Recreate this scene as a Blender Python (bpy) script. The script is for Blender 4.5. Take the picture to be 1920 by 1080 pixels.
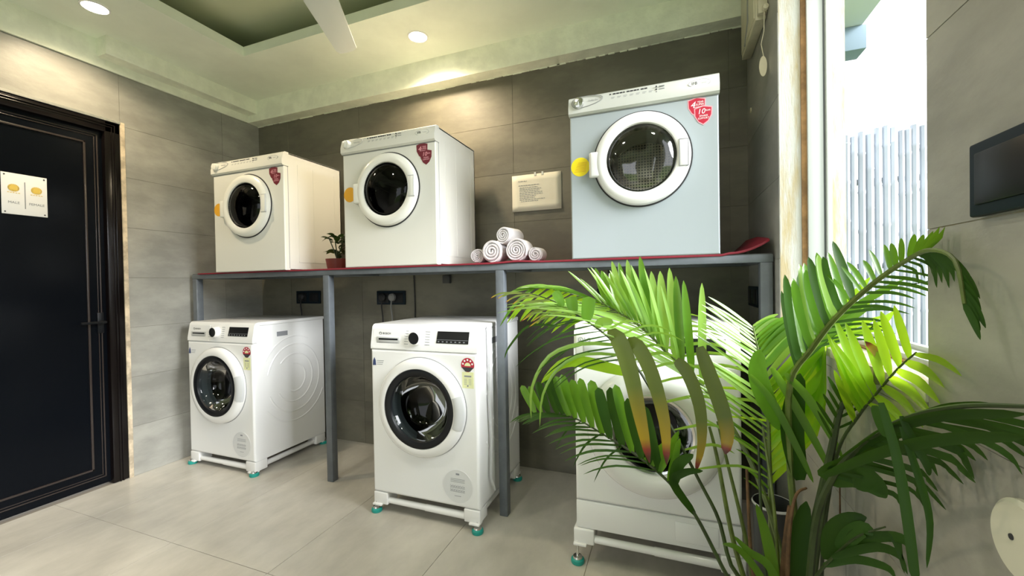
import bpy, bmesh, math, random
from mathutils import Vector, Matrix

# ------------------------------------------------------------------ camera, world, lights
sc = bpy.context.scene
C = sc.collection
for o in list(bpy.data.objects):
    bpy.data.objects.remove(o)
YAW, PITCH, ROLL, FPX = 0.36167954, -0.01129162, -0.01721414, 771.04
CAM = Vector((0, 0, 1.15))
def cam_axes():
    cy, sy, cp, sp = math.cos(YAW), math.sin(YAW), math.cos(PITCH), math.sin(PITCH)
    f = Vector((-sy * cp, cy * cp, sp)); r = Vector((cy, sy, 0)); u = r.cross(f)
    return math.cos(ROLL) * r + math.sin(ROLL) * u, -math.sin(ROLL) * r + math.cos(ROLL) * u, f
CR, CU, CF = cam_axes()
cd = bpy.data.cameras.new('camera')
cam = bpy.data.objects.new('camera', cd); C.objects.link(cam)
cd.sensor_width = 36; cd.lens = 36 * FPX / 1920; cd.clip_start = 0.02
cam.matrix_world = Matrix(((CR.x, CU.x, -CF.x, 0), (CR.y, CU.y, -CF.y, 0), (CR.z, CU.z, -CF.z, 1.15), (0, 0, 0, 1)))
sc.camera = cam
def at(px, py, Y):
    """the point of the room at depth Y that the photograph shows at this pixel"""
    v = (px - 960) * CR - (py - 540) * CU + FPX * CF
    return CAM + v * (Y / v.y)

sc.view_settings.view_transform = 'Standard'
sc.view_settings.look = 'None'
sc.view_settings.gamma = 1
sc.view_settings.use_curve_mapping = False
sc.view_settings.exposure = 0.95
try:
    sc.cycles.use_denoising = True
    sc.cycles.max_bounces = 10; sc.cycles.diffuse_bounces = 6; sc.cycles.transparent_max_bounces = 16
    sc.cycles.sample_clamp_indirect = 8
except Exception:
    pass

world = bpy.data.worlds.new('overcast_sky'); sc.world = world; world.use_nodes = True
wn = world.node_tree.nodes; wl = world.node_tree.links
bg = wn['Background']
bg.inputs['Color'].default_value = (0.93, 0.97, 1.0, 1); bg.inputs['Strength'].default_value = 1.4

def light(name, kind, loc, rot, energy, color=(1, 1, 1), **kw):
    ld = bpy.data.lights.new(name, kind); ld.energy = energy; ld.color = color
    for k, v in kw.items(): setattr(ld, k, v)
    o = bpy.data.objects.new(name, ld); C.objects.link(o); o.location = loc; o.rotation_euler = rot
    return o
sun = light('sun', 'SUN', (6, 0, 6), (0, 0, 0), 5.6, (0.95, 0.97, 1.0), angle=math.radians(34))
sun.rotation_euler = Vector((1.0, -0.30, 0.48)).to_track_quat('Z', 'Y').to_euler()
def portal(name, loc, rot, sx, sy):
    o = light(name, 'AREA', loc, rot, 1, shape='RECTANGLE', size=sx, size_y=sy)
    o.data.cycles.is_portal = True
    return o
portal('window_portal', (0.62, 1.33, 1.7), (0, math.pi / 2, 0), 1.5, 0.94)
portal('fill_opening_portal', (-1.25, -1.68, 1.15), (math.pi / 2, 0, 0), 1.3, 2.3)  # unseen opening behind the camera, added for fill daylight
portal('rear_fill_portal', (0.62, -0.75, 1.65), (0, math.pi / 2, 0), 1.5, 1.3)  # unseen opening in the right wall, added for side light

# ------------------------------------------------------------------ geometry helpers
random.seed(7)
PI = math.pi
class MB:
    def __init__(s): s.v = []; s.f = []; s.uv = []
    def add(s, vs, fs):
        n = len(s.v); s.v += [Vector(v) for v in vs]; s.f += [[i + n for i in f] for f in fs]
        return s
    def box(s, x0, x1, y0, y1, z0, z1, bevel=0, seg=2):
        bm = bmesh.new()
        vs = [bm.verts.new(p) for p in ((x0, y0, z0), (x1, y0, z0), (x1, y1, z0), (x0, y1, z0), (x0, y0, z1), (x1, y0, z1), (x1, y1, z1), (x0, y1, z1))]
        for f in ((3, 2, 1, 0), (4, 5, 6, 7), (0, 1, 5, 4), (1, 2, 6, 5), (2, 3, 7, 6), (3, 0, 4, 7)):
            bm.faces.new([vs[i] for i in f])
        if bevel:
            bmesh.ops.bevel(bm, geom=bm.edges[:], offset=bevel, segments=seg, profile=0.5, affect='EDGES')
        bm.verts.index_update()
        s.add([v.co.copy() for v in bm.verts], [[v.index for v in f.verts] for f in bm.faces]); bm.free()
        return s
    def lathe(s, prof, o=(0, 0, 0), ax=(0, -1, 0), n=48, a0=0, a1=2 * PI):
        """prof: (radius, height along ax)"""
        ax = Vector(ax).normalized()
        u = Vector((1, 0, 0)) if abs(ax.x) < 0.9 else Vector((0, 1, 0))
        u = (u - ax * u.dot(ax)).normalized(); w = ax.cross(u)
        o = Vector(o); full = abs(a1 - a0 - 2 * PI) < 1e-6
        m = n if full else n + 1
        vs = []; fs = []
        for r, h in prof:
            for k in range(m):
                a = a0 + (a1 - a0) * k / n
                vs.append(o + ax * h + (u * math.cos(a) + w * math.sin(a)) * r)
        for i in range(len(prof) - 1):
            for k in range(n):
                a, b = i * m + k, i * m + (k + 1) % m
                fs.append([a, b, b + m, a + m])
        return s.add(vs, fs)
    def tube(s, pts, r, n=8, closed=False, cap=True):
        pts = [Vector(p) for p in pts]; N = len(pts); rr = r if isinstance(r, (list, tuple)) else [r] * N
        vs = []; fs = []; up = Vector((0, 0, 1)); pu = None
        for i, p in enumerate(pts):
            t = (pts[(i + 1) % N] - pts[i - 1]) if closed else (pts[min(i + 1, N - 1)] - pts[max(i - 1, 0)])
            t.normalize()
            if pu is None:
                pu = t.orthogonal().normalized()
            pu = (pu - t * pu.dot(t)).normalized(); q = t.cross(pu)
            for k in range(n):
                a = 2 * PI * k / n; vs.append(p + (pu * math.cos(a) + q * math.sin(a)) * rr[i])
        M = N if closed else N - 1
        for i in range(M):
            for k in range(n):
                a, b = i * n + k, i * n + (k + 1) % n; j = ((i + 1) % N) * n - i * n
                fs.append([a, b, b + j, a + j])
        if cap and not closed:
            fs.append(list(range(n))[::-1]); fs.append([(N - 1) * n + k for k in range(n)])
        return s.add(vs, fs)
    def prism(s, poly, axis, a, b):
        """extrude a 2D outline between a and b along axis (0 x: (y,z); 1 y: (x,z); 2 z: (x,y))"""
        def P(p, t): return {0: (t, p[0], p[1]), 1: (p[0], t, p[1]), 2: (p[0], p[1], t)}[axis]
        n = len(poly); vs = [P(p, a) for p in poly] + [P(p, b) for p in poly]
        fs = [list(range(n)), list(range(n, 2 * n))[::-1]] + [[i, i + n, (i + 1) % n + n, (i + 1) % n] for i in range(n)]
        return s.add(vs, fs)
    def build(s, name, mat, parent=None, smooth=True, ang=35, kind=None, label=None):
        me = bpy.data.meshes.new(name)
        me.from_pydata([tuple(v) for v in s.v], [], s.f)
        bm = bmesh.new(); bm.from_mesh(me)
        bmesh.ops.recalc_face_normals(bm, faces=bm.faces); bm.to_mesh(me); bm.free()
        me.materials.append(mat)
        if smooth:
            me.polygons.foreach_set('use_smooth', [True] * len(me.polygons))
            me.set_sharp_from_angle(angle=math.radians(ang))
        if s.uv and len(s.uv) == len(s.v):
            ul = me.uv_layers.new(name='UVMap')
            for lp in me.loops: ul.data[lp.index].uv = s.uv[lp.vertex_index]
        o = bpy.data.objects.new(name, me); C.objects.link(o)
        if parent: o.parent = parent
        if kind: o['kind'] = kind
        if label: o['label'] = label
        return o
def box(x0, x1, y0, y1, z0, z1, bevel=0, seg=2): return MB().box(x0, x1, y0, y1, z0, z1, bevel, seg)
def thing(name, label, cat, loc=(0, 0, 0), rotz=0, group=None, scale=None):
    o = bpy.data.objects.new(name, None); C.objects.link(o); o.location = loc; o.rotation_euler = (0, 0, rotz)
    o.empty_display_size = 0.05
    o['label'] = label; o['category'] = cat
    if group: o['group'] = group
    if scale: o.scale = scale
    return o
def tag(o, label, cat, group=None):
    o['label'] = label; o['category'] = cat
    if group: o['group'] = group
    return o
def copy_tree(o, parent=None):
    c = o.copy(); C.objects.link(c); c.parent = parent
    for ch in list(o.children): copy_tree(ch, c)
    return c
def text(name, body, size, mat, parent, x, z, y=-0.0006, align='CENTER', slant=0, rot=None, depth=0.0004, shear=0, sx=1):
    """lettering lying on the plane facing -Y (or turned by rot) as flat raised print"""
    cu = bpy.data.curves.new(name, 'FONT'); cu.body = body; cu.size = size; cu.align_x = align; cu.align_y = 'CENTER'
    cu.extrude = depth / 2; cu.shear = shear; cu.resolution_u = 2
    t = bpy.data.objects.new(name, cu); C.objects.link(t)
    bpy.context.view_layer.update()
    me = bpy.data.meshes.new_from_object(t.evaluated_get(bpy.context.evaluated_depsgraph_get()))
    bpy.data.objects.remove(t); bpy.data.curves.remove(cu)
    M = Matrix.Translation((x, y, z)) @ (rot or Matrix.Rotation(PI / 2, 4, 'X')) @ Matrix.Rotation(slant, 4, 'Z') @ Matrix.Diagonal((sx, 1, 1, 1))
    me.transform(M); me.materials.clear(); me.materials.append(mat)
    o = bpy.data.objects.new(name, me); C.objects.link(o); o.parent = parent
    return o

# ------------------------------------------------------------------ materials
def mat(name, col, rough=0.5, metal=0.0, noise=0.0, nscale=6, bump=0.0, bscale=60, spec=0.5, coat=0.0, rand=0.0, emit=0, stretch=None, col2=None, lo=0.4, hi=0.62):
    m = bpy.data.materials.new(name); m.use_nodes = True
    n, l = m.node_tree.nodes, m.node_tree.links; b = n['Principled BSDF']
    b.inputs['Base Color'].default_value = (*col, 1); b.inputs['Roughness'].default_value = rough
    b.inputs['Metallic'].default_value = metal; b.inputs['Specular IOR Level'].default_value = spec
    b.inputs['Coat Weight'].default_value = coat; b.inputs['Coat Roughness'].default_value = 0.08
    tc = n.new('ShaderNodeTexCoord'); vec = tc.outputs['Object']
    if stretch:
        mp = n.new('ShaderNodeMapping'); mp.inputs['Scale'].default_value = stretch; l.new(vec, mp.inputs[0]); vec = mp.outputs[0]
    cur = None
    if noise or col2:
        t = n.new('ShaderNodeTexNoise'); t.inputs['Scale'].default_value = nscale; t.inputs['Detail'].default_value = 8; t.inputs['Roughness'].default_value = 0.62
        l.new(vec, t.inputs['Vector'])
        r = n.new('ShaderNodeValToRGB'); l.new(t.outputs['Fac'], r.inputs[0])
        c2 = col2 or tuple(c * (1 - noise) for c in col)
        r.color_ramp.elements[0].position = lo; r.color_ramp.elements[1].position = hi
        r.color_ramp.elements[0].color = (*c2, 1)
        r.color_ramp.elements[1].color = (*(col if col2 else tuple(min(1, c * (1 + noise * 0.5)) for c in col)), 1)
        cur = r.outputs[0]
    if rand:
        oi = n.new('ShaderNodeObjectInfo'); hs = n.new('ShaderNodeHueSaturation')
        mr = n.new('ShaderNodeMapRange'); mr.inputs['To Min'].default_value = 1 - rand; mr.inputs['To Max'].default_value = 1 + rand
        l.new(oi.outputs['Random'], mr.inputs[0]); l.new(mr.outputs[0], hs.inputs['Value'])
        if cur: l.new(cur, hs.inputs['Color'])
        else: hs.inputs['Color'].default_value = (*col, 1)
        cur = hs.outputs[0]
    if cur: l.new(cur, b.inputs['Base Color'])
    if bump:
        t2 = n.new('ShaderNodeTexNoise'); t2.inputs['Scale'].default_value = bscale; t2.inputs['Detail'].default_value = 6
        l.new(vec, t2.inputs['Vector'])
        bp = n.new('ShaderNodeBump'); bp.inputs['Strength'].default_value = bump; bp.inputs['Distance'].default_value = 0.01
        l.new(t2.outputs['Fac'], bp.inputs['Height']); l.new(bp.outputs[0], b.inputs['Normal'])
    if emit:
        b.inputs['Emission Color'].default_value = (*col, 1); b.inputs['Emission Strength'].default_value = emit
    return m
M = {}
M['tile'] = mat('concrete_wall_tile_shaded', (0.150, 0.141, 0.108), 0.55, noise=0.24, nscale=2.6, bump=0.06, bscale=30, rand=0.07, stretch=(1, 1, 2.2))  # same tile as the side walls, darkened to carry the back wall's shade
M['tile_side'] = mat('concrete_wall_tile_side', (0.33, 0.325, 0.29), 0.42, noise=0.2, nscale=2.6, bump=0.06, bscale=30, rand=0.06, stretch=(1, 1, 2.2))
M['grout'] = mat('grey_grout', (0.17, 0.16, 0.125), 0.9, noise=0.2, nscale=20)
M['floor_tile'] = mat('stone_floor_tile', (0.56, 0.53, 0.465), 0.27, noise=0.2, nscale=2.6, bump=0.02, bscale=25, rand=0.03, stretch=(1.6, 0.8, 1), lo=0.35, hi=0.7)
M['floor_grout'] = mat('floor_grout', (0.22, 0.19, 0.15), 0.9)
M['ceiling'] = mat('ceiling_paint', (0.82, 0.87, 0.76), 0.7, noise=0.05, nscale=3)
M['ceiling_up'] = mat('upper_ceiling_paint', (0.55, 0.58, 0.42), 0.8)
M['plaster'] = mat('white_plaster', (0.82, 0.85, 0.72), 0.75, noise=0.08, nscale=9, bump=0.25, bscale=35)
M['jamb'] = mat('stained_cream_plaster', (0.56, 0.56, 0.52), 0.7, col2=(0.46, 0.38, 0.22), nscale=3.2, stretch=(6, 2, 0.9), bump=0.2, bscale=40, lo=0.36, hi=0.52)
M['rust'] = mat('rusty_sealant', (0.36, 0.20, 0.08), 0.8, noise=0.4, nscale=12)
M['pvc'] = mat('white_window_plastic', (0.58, 0.61, 0.60), 0.35)
M['gasket'] = mat('grey_gasket', (0.22, 0.24, 0.26), 0.6)
M['door'] = mat('black_lacquer', (0.003, 0.004, 0.006), 0.18, spec=0.10, bump=0.03, bscale=5)
M['door_frame'] = mat('dark_brown_lacquer', (0.005, 0.0035, 0.0035), 0.2, spec=0.25)
M['door_mould'] = mat('brown_moulding', (0.03, 0.022, 0.02), 0.3, coat=0.2)
M['alu'] = mat('aluminium_edge', (0.62, 0.62, 0.60), 0.3, metal=0.9)
M['oldwood'] = mat('worn_edge_plaster', (0.60, 0.50, 0.36), 0.8, noise=0.35, nscale=14)
M['enamel'] = mat('white_enamel', (0.84, 0.845, 0.84), 0.28, coat=0.15)
M['enamel_warm'] = mat('cream_white_enamel', (0.68, 0.675, 0.62), 0.3, coat=0.15)
M['silver'] = mat('silver_blue_enamel', (0.36, 0.405, 0.43), 0.32, coat=0.2)
M['silver_panel'] = mat('silver_panel_enamel', (0.56, 0.575, 0.54), 0.3, coat=0.2)
M['plastic'] = mat('white_plastic', (0.82, 0.82, 0.81), 0.22, coat=0.2)
M['plastic_warm'] = mat('cream_plastic', (0.78, 0.775, 0.71), 0.25, coat=0.2)
M['plastic_grey'] = mat('light_grey_plastic', (0.55, 0.56, 0.56), 0.3)
M['recess'] = mat('shadow_grey_plastic', (0.30, 0.31, 0.31), 0.5)
M['black'] = mat('black_plastic', (0.006, 0.007, 0.009), 0.35, spec=0.25)
M['black_soft'] = mat('black_rubber', (0.015, 0.015, 0.017), 0.6)
M['display'] = mat('black_display_glass', (0.004, 0.004, 0.005), 0.35)
M['chrome'] = mat('chrome', (0.75, 0.75, 0.75), 0.15, metal=1)
M['drum'] = mat('drum_steel', (0.06, 0.062, 0.065), 0.32, metal=1)
M['ink'] = mat('dark_ink', (0.03, 0.03, 0.035), 0.6)
M['ink_grey'] = mat('grey_ink', (0.25, 0.26, 0.28), 0.6)
M['ink_blue'] = mat('teal_ink', (0.20, 0.45, 0.48), 0.6)
M['white_ink'] = mat('white_ink', (0.85, 0.85, 0.85), 0.5)
M['red'] = mat('red_sticker', (0.45, 0.012, 0.04), 0.4)
M['maroon'] = mat('maroon_sticker', (0.14, 0.008, 0.02), 0.4)
M['pink'] = mat('pink_sticker_edge', (0.75, 0.35, 0.40), 0.4)
M['yellow'] = mat('yellow_sticker', (0.95, 0.76, 0.01), 0.45)
M['orange'] = mat('orange_sticker', (0.72, 0.36, 0.02), 0.45)
M['pale_yellow'] = mat('pale_yellow_label', (0.74, 0.76, 0.42), 0.5)
M['gold'] = mat('gold_print', (0.78, 0.55, 0.10), 0.4)
M['clear'] = mat('clear_film', (0.70, 0.71, 0.71), 0.2)
M['navy'] = mat('navy_print', (0.03, 0.05, 0.15), 0.5)
M['steel'] = mat('grey_painted_steel', (0.115, 0.13, 0.145), 0.42, noise=0.12, nscale=14, coat=0.1)
M['steel_dark'] = mat('dark_steel_underside', (0.05, 0.05, 0.05), 0.6)
M['mat_red'] = mat('red_mat', (0.20, 0.006, 0.02), 0.6, bump=0.1, bscale=200)
M['paper'] = mat('paper', (0.70, 0.67, 0.57), 0.7)
M['towel'] = mat('white_terry', (0.84, 0.81, 0.82), 0.95, bump=0.8, bscale=350)
M['pot_red'] = mat('terracotta_red_pot', (0.15, 0.022, 0.014), 0.5)
M['soil'] = mat('dark_soil', (0.02, 0.014, 0.01), 0.95, bump=0.6, bscale=60)
M['teal'] = mat('teal_rubber', (0.01, 0.30, 0.25), 0.35)
M['cable'] = mat('black_cable', (0.012, 0.012, 0.012), 0.5)
M['plug'] = mat('grey_plug', (0.22, 0.22, 0.22), 0.5)
M['cream'] = mat('aged_cream_plastic', (0.66, 0.62, 0.46), 0.45, noise=0.1, nscale=10)
M['bamboo'] = mat('overlit_bamboo', (0.46, 0.50, 0.57), 0.6, noise=0.15, nscale=5, rand=0.12, stretch=(1, 1, 0.15))  # pale blue tone puts overexposed daylight into the bamboo colour
M['node'] = mat('bamboo_node', (0.42, 0.42, 0.42), 0.7)
M['grass'] = mat('lawn', (0.13, 0.20, 0.05), 0.9, noise=0.4, nscale=3)
M['concrete'] = mat('painted_concrete', (0.62, 0.66, 0.70), 0.8)
M['concrete_blue'] = mat('bluegrey_concrete', (0.20, 0.27, 0.33), 0.8)
M['fan'] = mat('fan_white', (0.62, 0.65, 0.62), 0.4)
M['darkbin'] = mat('dark_grey_bin', (0.045, 0.047, 0.05), 0.4)
M['ceramic'] = mat('white_ceramic', (0.64, 0.63, 0.52), 0.3)
M['switch'] = mat('charcoal_switch_plate', (0.006, 0.014, 0.022), 0.5, spec=0.15)
M['stem'] = mat('palm_stem', (0.12, 0.17, 0.03), 0.45, noise=0.3, nscale=20)
M['stem_dark'] = mat('palm_stem_dark', (0.035, 0.06, 0.012), 0.45, noise=0.3, nscale=20)
M['sheath'] = mat('dry_palm_sheath', (0.13, 0.07, 0.03), 0.8, noise=0.4, nscale=30)

def leaf_mat(name, col, trans, tfac=0.45, rough=0.32, tip=None, lo=0.5, hi=0.9):
    m = bpy.data.materials.new(name); m.use_nodes = True
    n, l = m.node_tree.nodes, m.node_tree.links; b = n['Principled BSDF']
    uv = n.new('ShaderNodeUVMap'); uv.uv_map = 'UVMap'; sep = n.new('ShaderNodeSeparateXYZ'); l.new(uv.outputs[0], sep.inputs[0])
    wave = n.new('ShaderNodeTexWave'); wave.bands_direction = 'Y'; wave.inputs['Scale'].default_value = 2.2; wave.inputs['Distortion'].default_value = 0.3
    l.new(uv.outputs[0], wave.inputs['Vector'])
    r = n.new('ShaderNodeValToRGB'); l.new(sep.outputs[0], r.inputs[0])
    e = r.color_ramp.elements; e[0].color = (*col, 1); e[0].position = lo
    if tip:
        e[1].color = (*tip[0], 1); e[1].position = hi
        for k, c in enumerate(tip[1:]):
            q = e.new(min(1, hi + 0.05 * (k + 1))); q.color = (*c, 1)
    else:
        e[1].color = (*[c * 0.85 for c in col], 1); e[1].position = hi
    oi = n.new('ShaderNodeObjectInfo'); mr = n.new('ShaderNodeMapRange'); mr.inputs['To Min'].default_value = 0.75; mr.inputs['To Max'].default_value = 1.25
    l.new(oi.outputs['Random'], mr.inputs[0])
    hs = n.new('ShaderNodeHueSaturation'); l.new(mr.outputs[0], hs.inputs['Value']); l.new(r.outputs[0], hs.inputs['Color'])
    mx = n.new('ShaderNodeMix'); mx.data_type = 'RGBA'; mx.blend_type = 'MULTIPLY'; mx.inputs['Factor'].default_value = 0.0
    l.new(hs.outputs[0], mx.inputs['A']); l.new(wave.outputs['Color'], mx.inputs['B'])
    l.new(mx.outputs['Result'], b.inputs['Base Color']); b.inputs['Roughness'].default_value = rough; b.inputs['Specular IOR Level'].default_value = 0.2 if 'dark' in name else 0.5
    tr = n.new('ShaderNodeBsdfTranslucent')
    if tip:
        l.new(mx.outputs['Result'], tr.inputs['Color'])
    else:
        tr.inputs['Color'].default_value = (*trans, 1)
    ms = n.new('ShaderNodeMixShader'); ms.inputs[0].default_value = tfac
    l.new(b.outputs[0], ms.inputs[1]); l.new(tr.outputs[0], ms.inputs[2]); l.new(ms.outputs[0], n['Material Output'].inputs['Surface'])
    return m
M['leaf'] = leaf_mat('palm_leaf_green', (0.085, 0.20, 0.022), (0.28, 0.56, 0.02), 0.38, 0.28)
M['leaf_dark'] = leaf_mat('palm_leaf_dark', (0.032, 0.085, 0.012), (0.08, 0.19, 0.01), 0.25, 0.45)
M['leaf_lime'] = leaf_mat('palm_leaf_backlit_lime', (0.22, 0.40, 0.02), (0.62, 0.95, 0.03), 0.6, 0.35)  # young lime green, brightened to carry backlight in its colour
M['leaf_pale'] = leaf_mat('palm_leaf_pale', (0.21, 0.35, 0.08), (0.48, 0.80, 0.08), 0.42, 0.2)
M['leaf_old'] = leaf_mat('palm_leaf_yellowing', (0.13, 0.17, 0.03), (0, 0, 0), 0.35, 0.4, tip=((0.45, 0.30, 0.02), (0.30, 0.05, 0.03), (0.12, 0.03, 0.02)), lo=0.60, hi=0.86)
M['leaf_small'] = leaf_mat('pot_plant_leaf', (0.03, 0.06, 0.015), (0.06, 0.12, 0.02), 0.2, 0.3)

def glass_mat(name, tint, gloss=0.6, base=0.06):
    m = bpy.data.materials.new(name); m.use_nodes = True
    n, l = m.node_tree.nodes, m.node_tree.links; n.remove(n['Principled BSDF'])
    tr = n.new('ShaderNodeBsdfTransparent'); tr.inputs[0].default_value = (*tint, 1)
    gl = n.new('ShaderNodeBsdfGlossy'); gl.inputs['Roughness'].default_value = 0.04; gl.inputs['Color'].default_value = (gloss, gloss, gloss, 1)
    fr = n.new('ShaderNodeFresnel'); fr.inputs['IOR'].default_value = 1.5
    ad = n.new('ShaderNodeMath'); ad.operation = 'ADD'; ad.inputs[1].default_value = base; ad.use_clamp = True; l.new(fr.outputs[0], ad.inputs[0])
    ms = n.new('ShaderNodeMixShader'); l.new(ad.outputs[0], ms.inputs[0]); l.new(tr.outputs[0], ms.inputs[1]); l.new(gl.outputs[0], ms.inputs[2])
    l.new(ms.outputs[0], n['Material Output'].inputs['Surface'])
    return m
M['glass'] = glass_mat('door_glass', (0.22, 0.25, 0.26), 0.45, 0.0)
M['glass_clear'] = glass_mat('clear_door_glass', (0.85, 0.86, 0.86), 0.85, 0.05)

def perforated():
    m = mat('perforated_steel', (0.42, 0.38, 0.31), 0.35, metal=0.7)
    n, l = m.node_tree.nodes, m.node_tree.links; b = n['Principled BSDF']
    tc = n.new('ShaderNodeTexCoord'); sp = n.new('ShaderNodeSeparateXYZ'); l.new(tc.outputs['Object'], sp.inputs[0])
    def dots(sock, off=0):
        a = n.new('ShaderNodeMath'); a.operation = 'MULTIPLY'; a.inputs[1].default_value = 2 * PI / 0.014; l.new(sock, a.inputs[0])
        c = n.new('ShaderNodeMath'); c.operation = 'SINE'; l.new(a.outputs[0], c.inputs[0]); return c
    x, z = dots(sp.outputs[0]), dots(sp.outputs[2])
    ad = n.new('ShaderNodeMath'); ad.operation = 'ADD'; l.new(x.outputs[0], ad.inputs[0]); l.new(z.outputs[0], ad.inputs[1])
    g = n.new('ShaderNodeMath'); g.operation = 'GREATER_THAN'; g.inputs[1].default_value = 0.55; l.new(ad.outputs[0], g.inputs[0])
    mx = n.new('ShaderNodeMix'); mx.data_type = 'RGBA'; l.new(g.outputs[0], mx.inputs['Factor'])
    mx.inputs['A'].default_value = (0.75, 0.68, 0.58, 1); mx.inputs['B'].default_value = (0.004, 0.004, 0.004, 1)
    l.new(mx.outputs['Result'], b.inputs['Base Color'])
    mt = n.new('ShaderNodeMath'); mt.operation = 'SUBTRACT'; mt.inputs[0].default_value = 0.6; l.new(g.outputs[0], mt.inputs[1]); mt.use_clamp = True
    l.new(mt.outputs[0], b.inputs['Metallic'])
    return m
M['perf'] = perforated()

# ------------------------------------------------------------------ room
XL, XR, YB, YF, ZC = -3.10, 0.395, 2.426, -1.60, 2.61
ROW = 0.3063
def pieces(a0, a1, b0, b1, holes):
    """a rectangle minus holes, as rectangles"""
    rs = [(a0, a1, b0, b1)]
    for h in holes:
        out = []
        for r in rs:
            x0, x1, y0, y1 = max(r[0], h[0]), min(r[1], h[1]), max(r[2], h[2]), min(r[3], h[3])
            if x0 >= x1 or y0 >= y1: out.append(r); continue
            if r[0] < x0: out.append((r[0], x0, r[2], r[3]))
            if x1 < r[1]: out.append((x1, r[1], r[2], r[3]))
            if r[2] < y0: out.append((x0, x1, r[2], y0))
            if y1 < r[3]: out.append((x0, x1, y1, r[3]))
        rs = out
    return [r for r in rs if r[1] - r[0] > 0.012 and r[3] - r[2] > 0.012]
def struct(o): o['kind'] = 'structure'; return o
def tile_wall(parent, us, place, holes, m, top=2.45, g=0.0009):
    for k in range(8):
        z0, z1 = k * ROW, min((k + 1) * ROW, top)
        for i in range(len(us) - 1):
            for (a, b, c, d) in pieces(us[i], us[i + 1], z0, z1, holes):
                j = random.uniform(0, 0.0009)
                place(a + g, b - g, c + g, d - g, j).build('tile', m, parent, smooth=False)
# floor
fl = struct(box(XL - 0.2, XR + 0.2, YF - 0.2, YB + 0.2, -0.12, -0.0022).build('floor', M['floor_grout'], smooth=False))
xs = [XL, -2.72, -2.12, -1.52, -0.92, -0.32, 0.28, XR]; ys = [YF, -1.22, -0.02, 1.18, 2.38, YB]
for i in range(len(xs) - 1):
    for j in range(len(ys) - 1):
        box(xs[i] + .0012, xs[i + 1] - .0012, ys[j] + .0012, ys[j + 1] - .0012, -0.008, random.uniform(-0.0005, 0)).build('tile', M['floor_tile'], fl, smooth=False)
# back wall
wb = struct(box(XL - 0.2, XR + 0.2, YB - .007, YB + 0.18, 0, 2.95).build('wall_back', M['grout'], smooth=False))
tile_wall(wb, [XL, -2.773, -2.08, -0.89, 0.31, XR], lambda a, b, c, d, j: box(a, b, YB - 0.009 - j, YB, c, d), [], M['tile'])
# left wall with the doorway
DY1, DZ1, DY0 = 1.505, 2.152, 0.38
wlft = struct(MB().box(XL - 0.18, XL + .007, DY1, YB, 0, 2.95).box(XL - 0.18, XL + .007, YF, DY0, 0, 2.95).box(XL - 0.18, XL + .007, DY0, DY1, DZ1, 2.95).build('wall_left', M['grout'], smooth=False))
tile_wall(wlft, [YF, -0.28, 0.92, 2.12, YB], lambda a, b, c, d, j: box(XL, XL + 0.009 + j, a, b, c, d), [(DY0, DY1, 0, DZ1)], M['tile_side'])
# right wall with the window, plus an unseen opening added for side light
WY0, WY1, WZ0, WZ1 = 0.863, 1.80, 0.966, 2.50
wr = struct(MB().box(XR + .0022, 0.60, WY1, YB, 0, 2.95).box(XR + .0022, 0.60, -0.1, WY0, 0, 2.95).box(XR + .0022, 0.60, YF, -1.4, 0, 2.95).box(XR + .0022, 0.60, -1.4, -0.1, 0, 0.9).box(XR + .0022, 0.60, -1.4, -0.1, 2.4, 2.95).box(XR + .0022, 0.60, WY0, WY1, 0, WZ0 - 0.02).box(XR + .0022, 0.60, WY0, WY1, WZ1, 2.95).build('wall_right', M['jamb'], smooth=False))
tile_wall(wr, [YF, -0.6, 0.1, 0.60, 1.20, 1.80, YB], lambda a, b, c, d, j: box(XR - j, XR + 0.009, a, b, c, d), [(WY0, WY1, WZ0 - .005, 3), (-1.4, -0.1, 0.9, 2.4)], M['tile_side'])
# front wall behind the camera, with an added opening sized to let in fill daylight
wf = struct(MB().box(XL - .2, -1.9, YF - 0.16, YF, 0, 2.95).box(-0.6, 0.6, YF - 0.16, YF, 0, 2.95).box(-1.9, -0.6, YF - 0.16, YF, 2.3, 2.95).build('wall_front', M['plaster'], smooth=False))
# ceiling: soffit ring with a raised tray
TX0, TX1, TY0, TY1 = -2.48, 0.02, -0.35, 1.85
cl = MB()
for b in ((XL, TX0, YF, YB), (TX1, XR + .009, YF, YB), (TX0, TX1, TY1, YB), (TX0, TX1, YF, TY0)):
    cl.box(b[0], b[1], b[2], b[3], ZC, ZC + 0.058)
ce = struct(cl.build('ceiling', M['ceiling'], smooth=False))
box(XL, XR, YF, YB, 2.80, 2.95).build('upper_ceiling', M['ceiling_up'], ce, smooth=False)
# plaster bands and beams under the ceiling
struct(box(XL, XR + 0.008, 2.322, YB, 2.452, ZC).build('trim_1', M['plaster'], smooth=False))
struct(box(XL, XL + 0.022, YF, 2.322, 2.452, ZC).build('trim_2', M['plaster'], smooth=False))
struct(box(XL + 0.022, -2.985, 1.40, 2.322, 2.505, ZC).build('trim_3', M['plaster'], smooth=False))
bd = MB()
for i in range(60):
    x = XL + (XR - XL) * i / 60 + random.uniform(-.01, .01)
    bd.box(x, x + random.uniform(.03, .07), YB - 0.016, YB - 0.009, 2.452 - random.uniform(.002, .007), 2.454)
bd.build('plaster_edge', M['plaster'], wb, smooth=False)
# worn strip beside the door
struct(MB().box(XL - 0.01, XL + 0.013, DY1, DY1 + 0.022, 0.0, 2.165).build('trim_4', M['oldwood'], smooth=False))
struct(box(XL - 0.01, XL + 0.016, DY0, DY1, DZ1, DZ1 + 0.014).build('trim_5', M['alu'], smooth=False))

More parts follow.
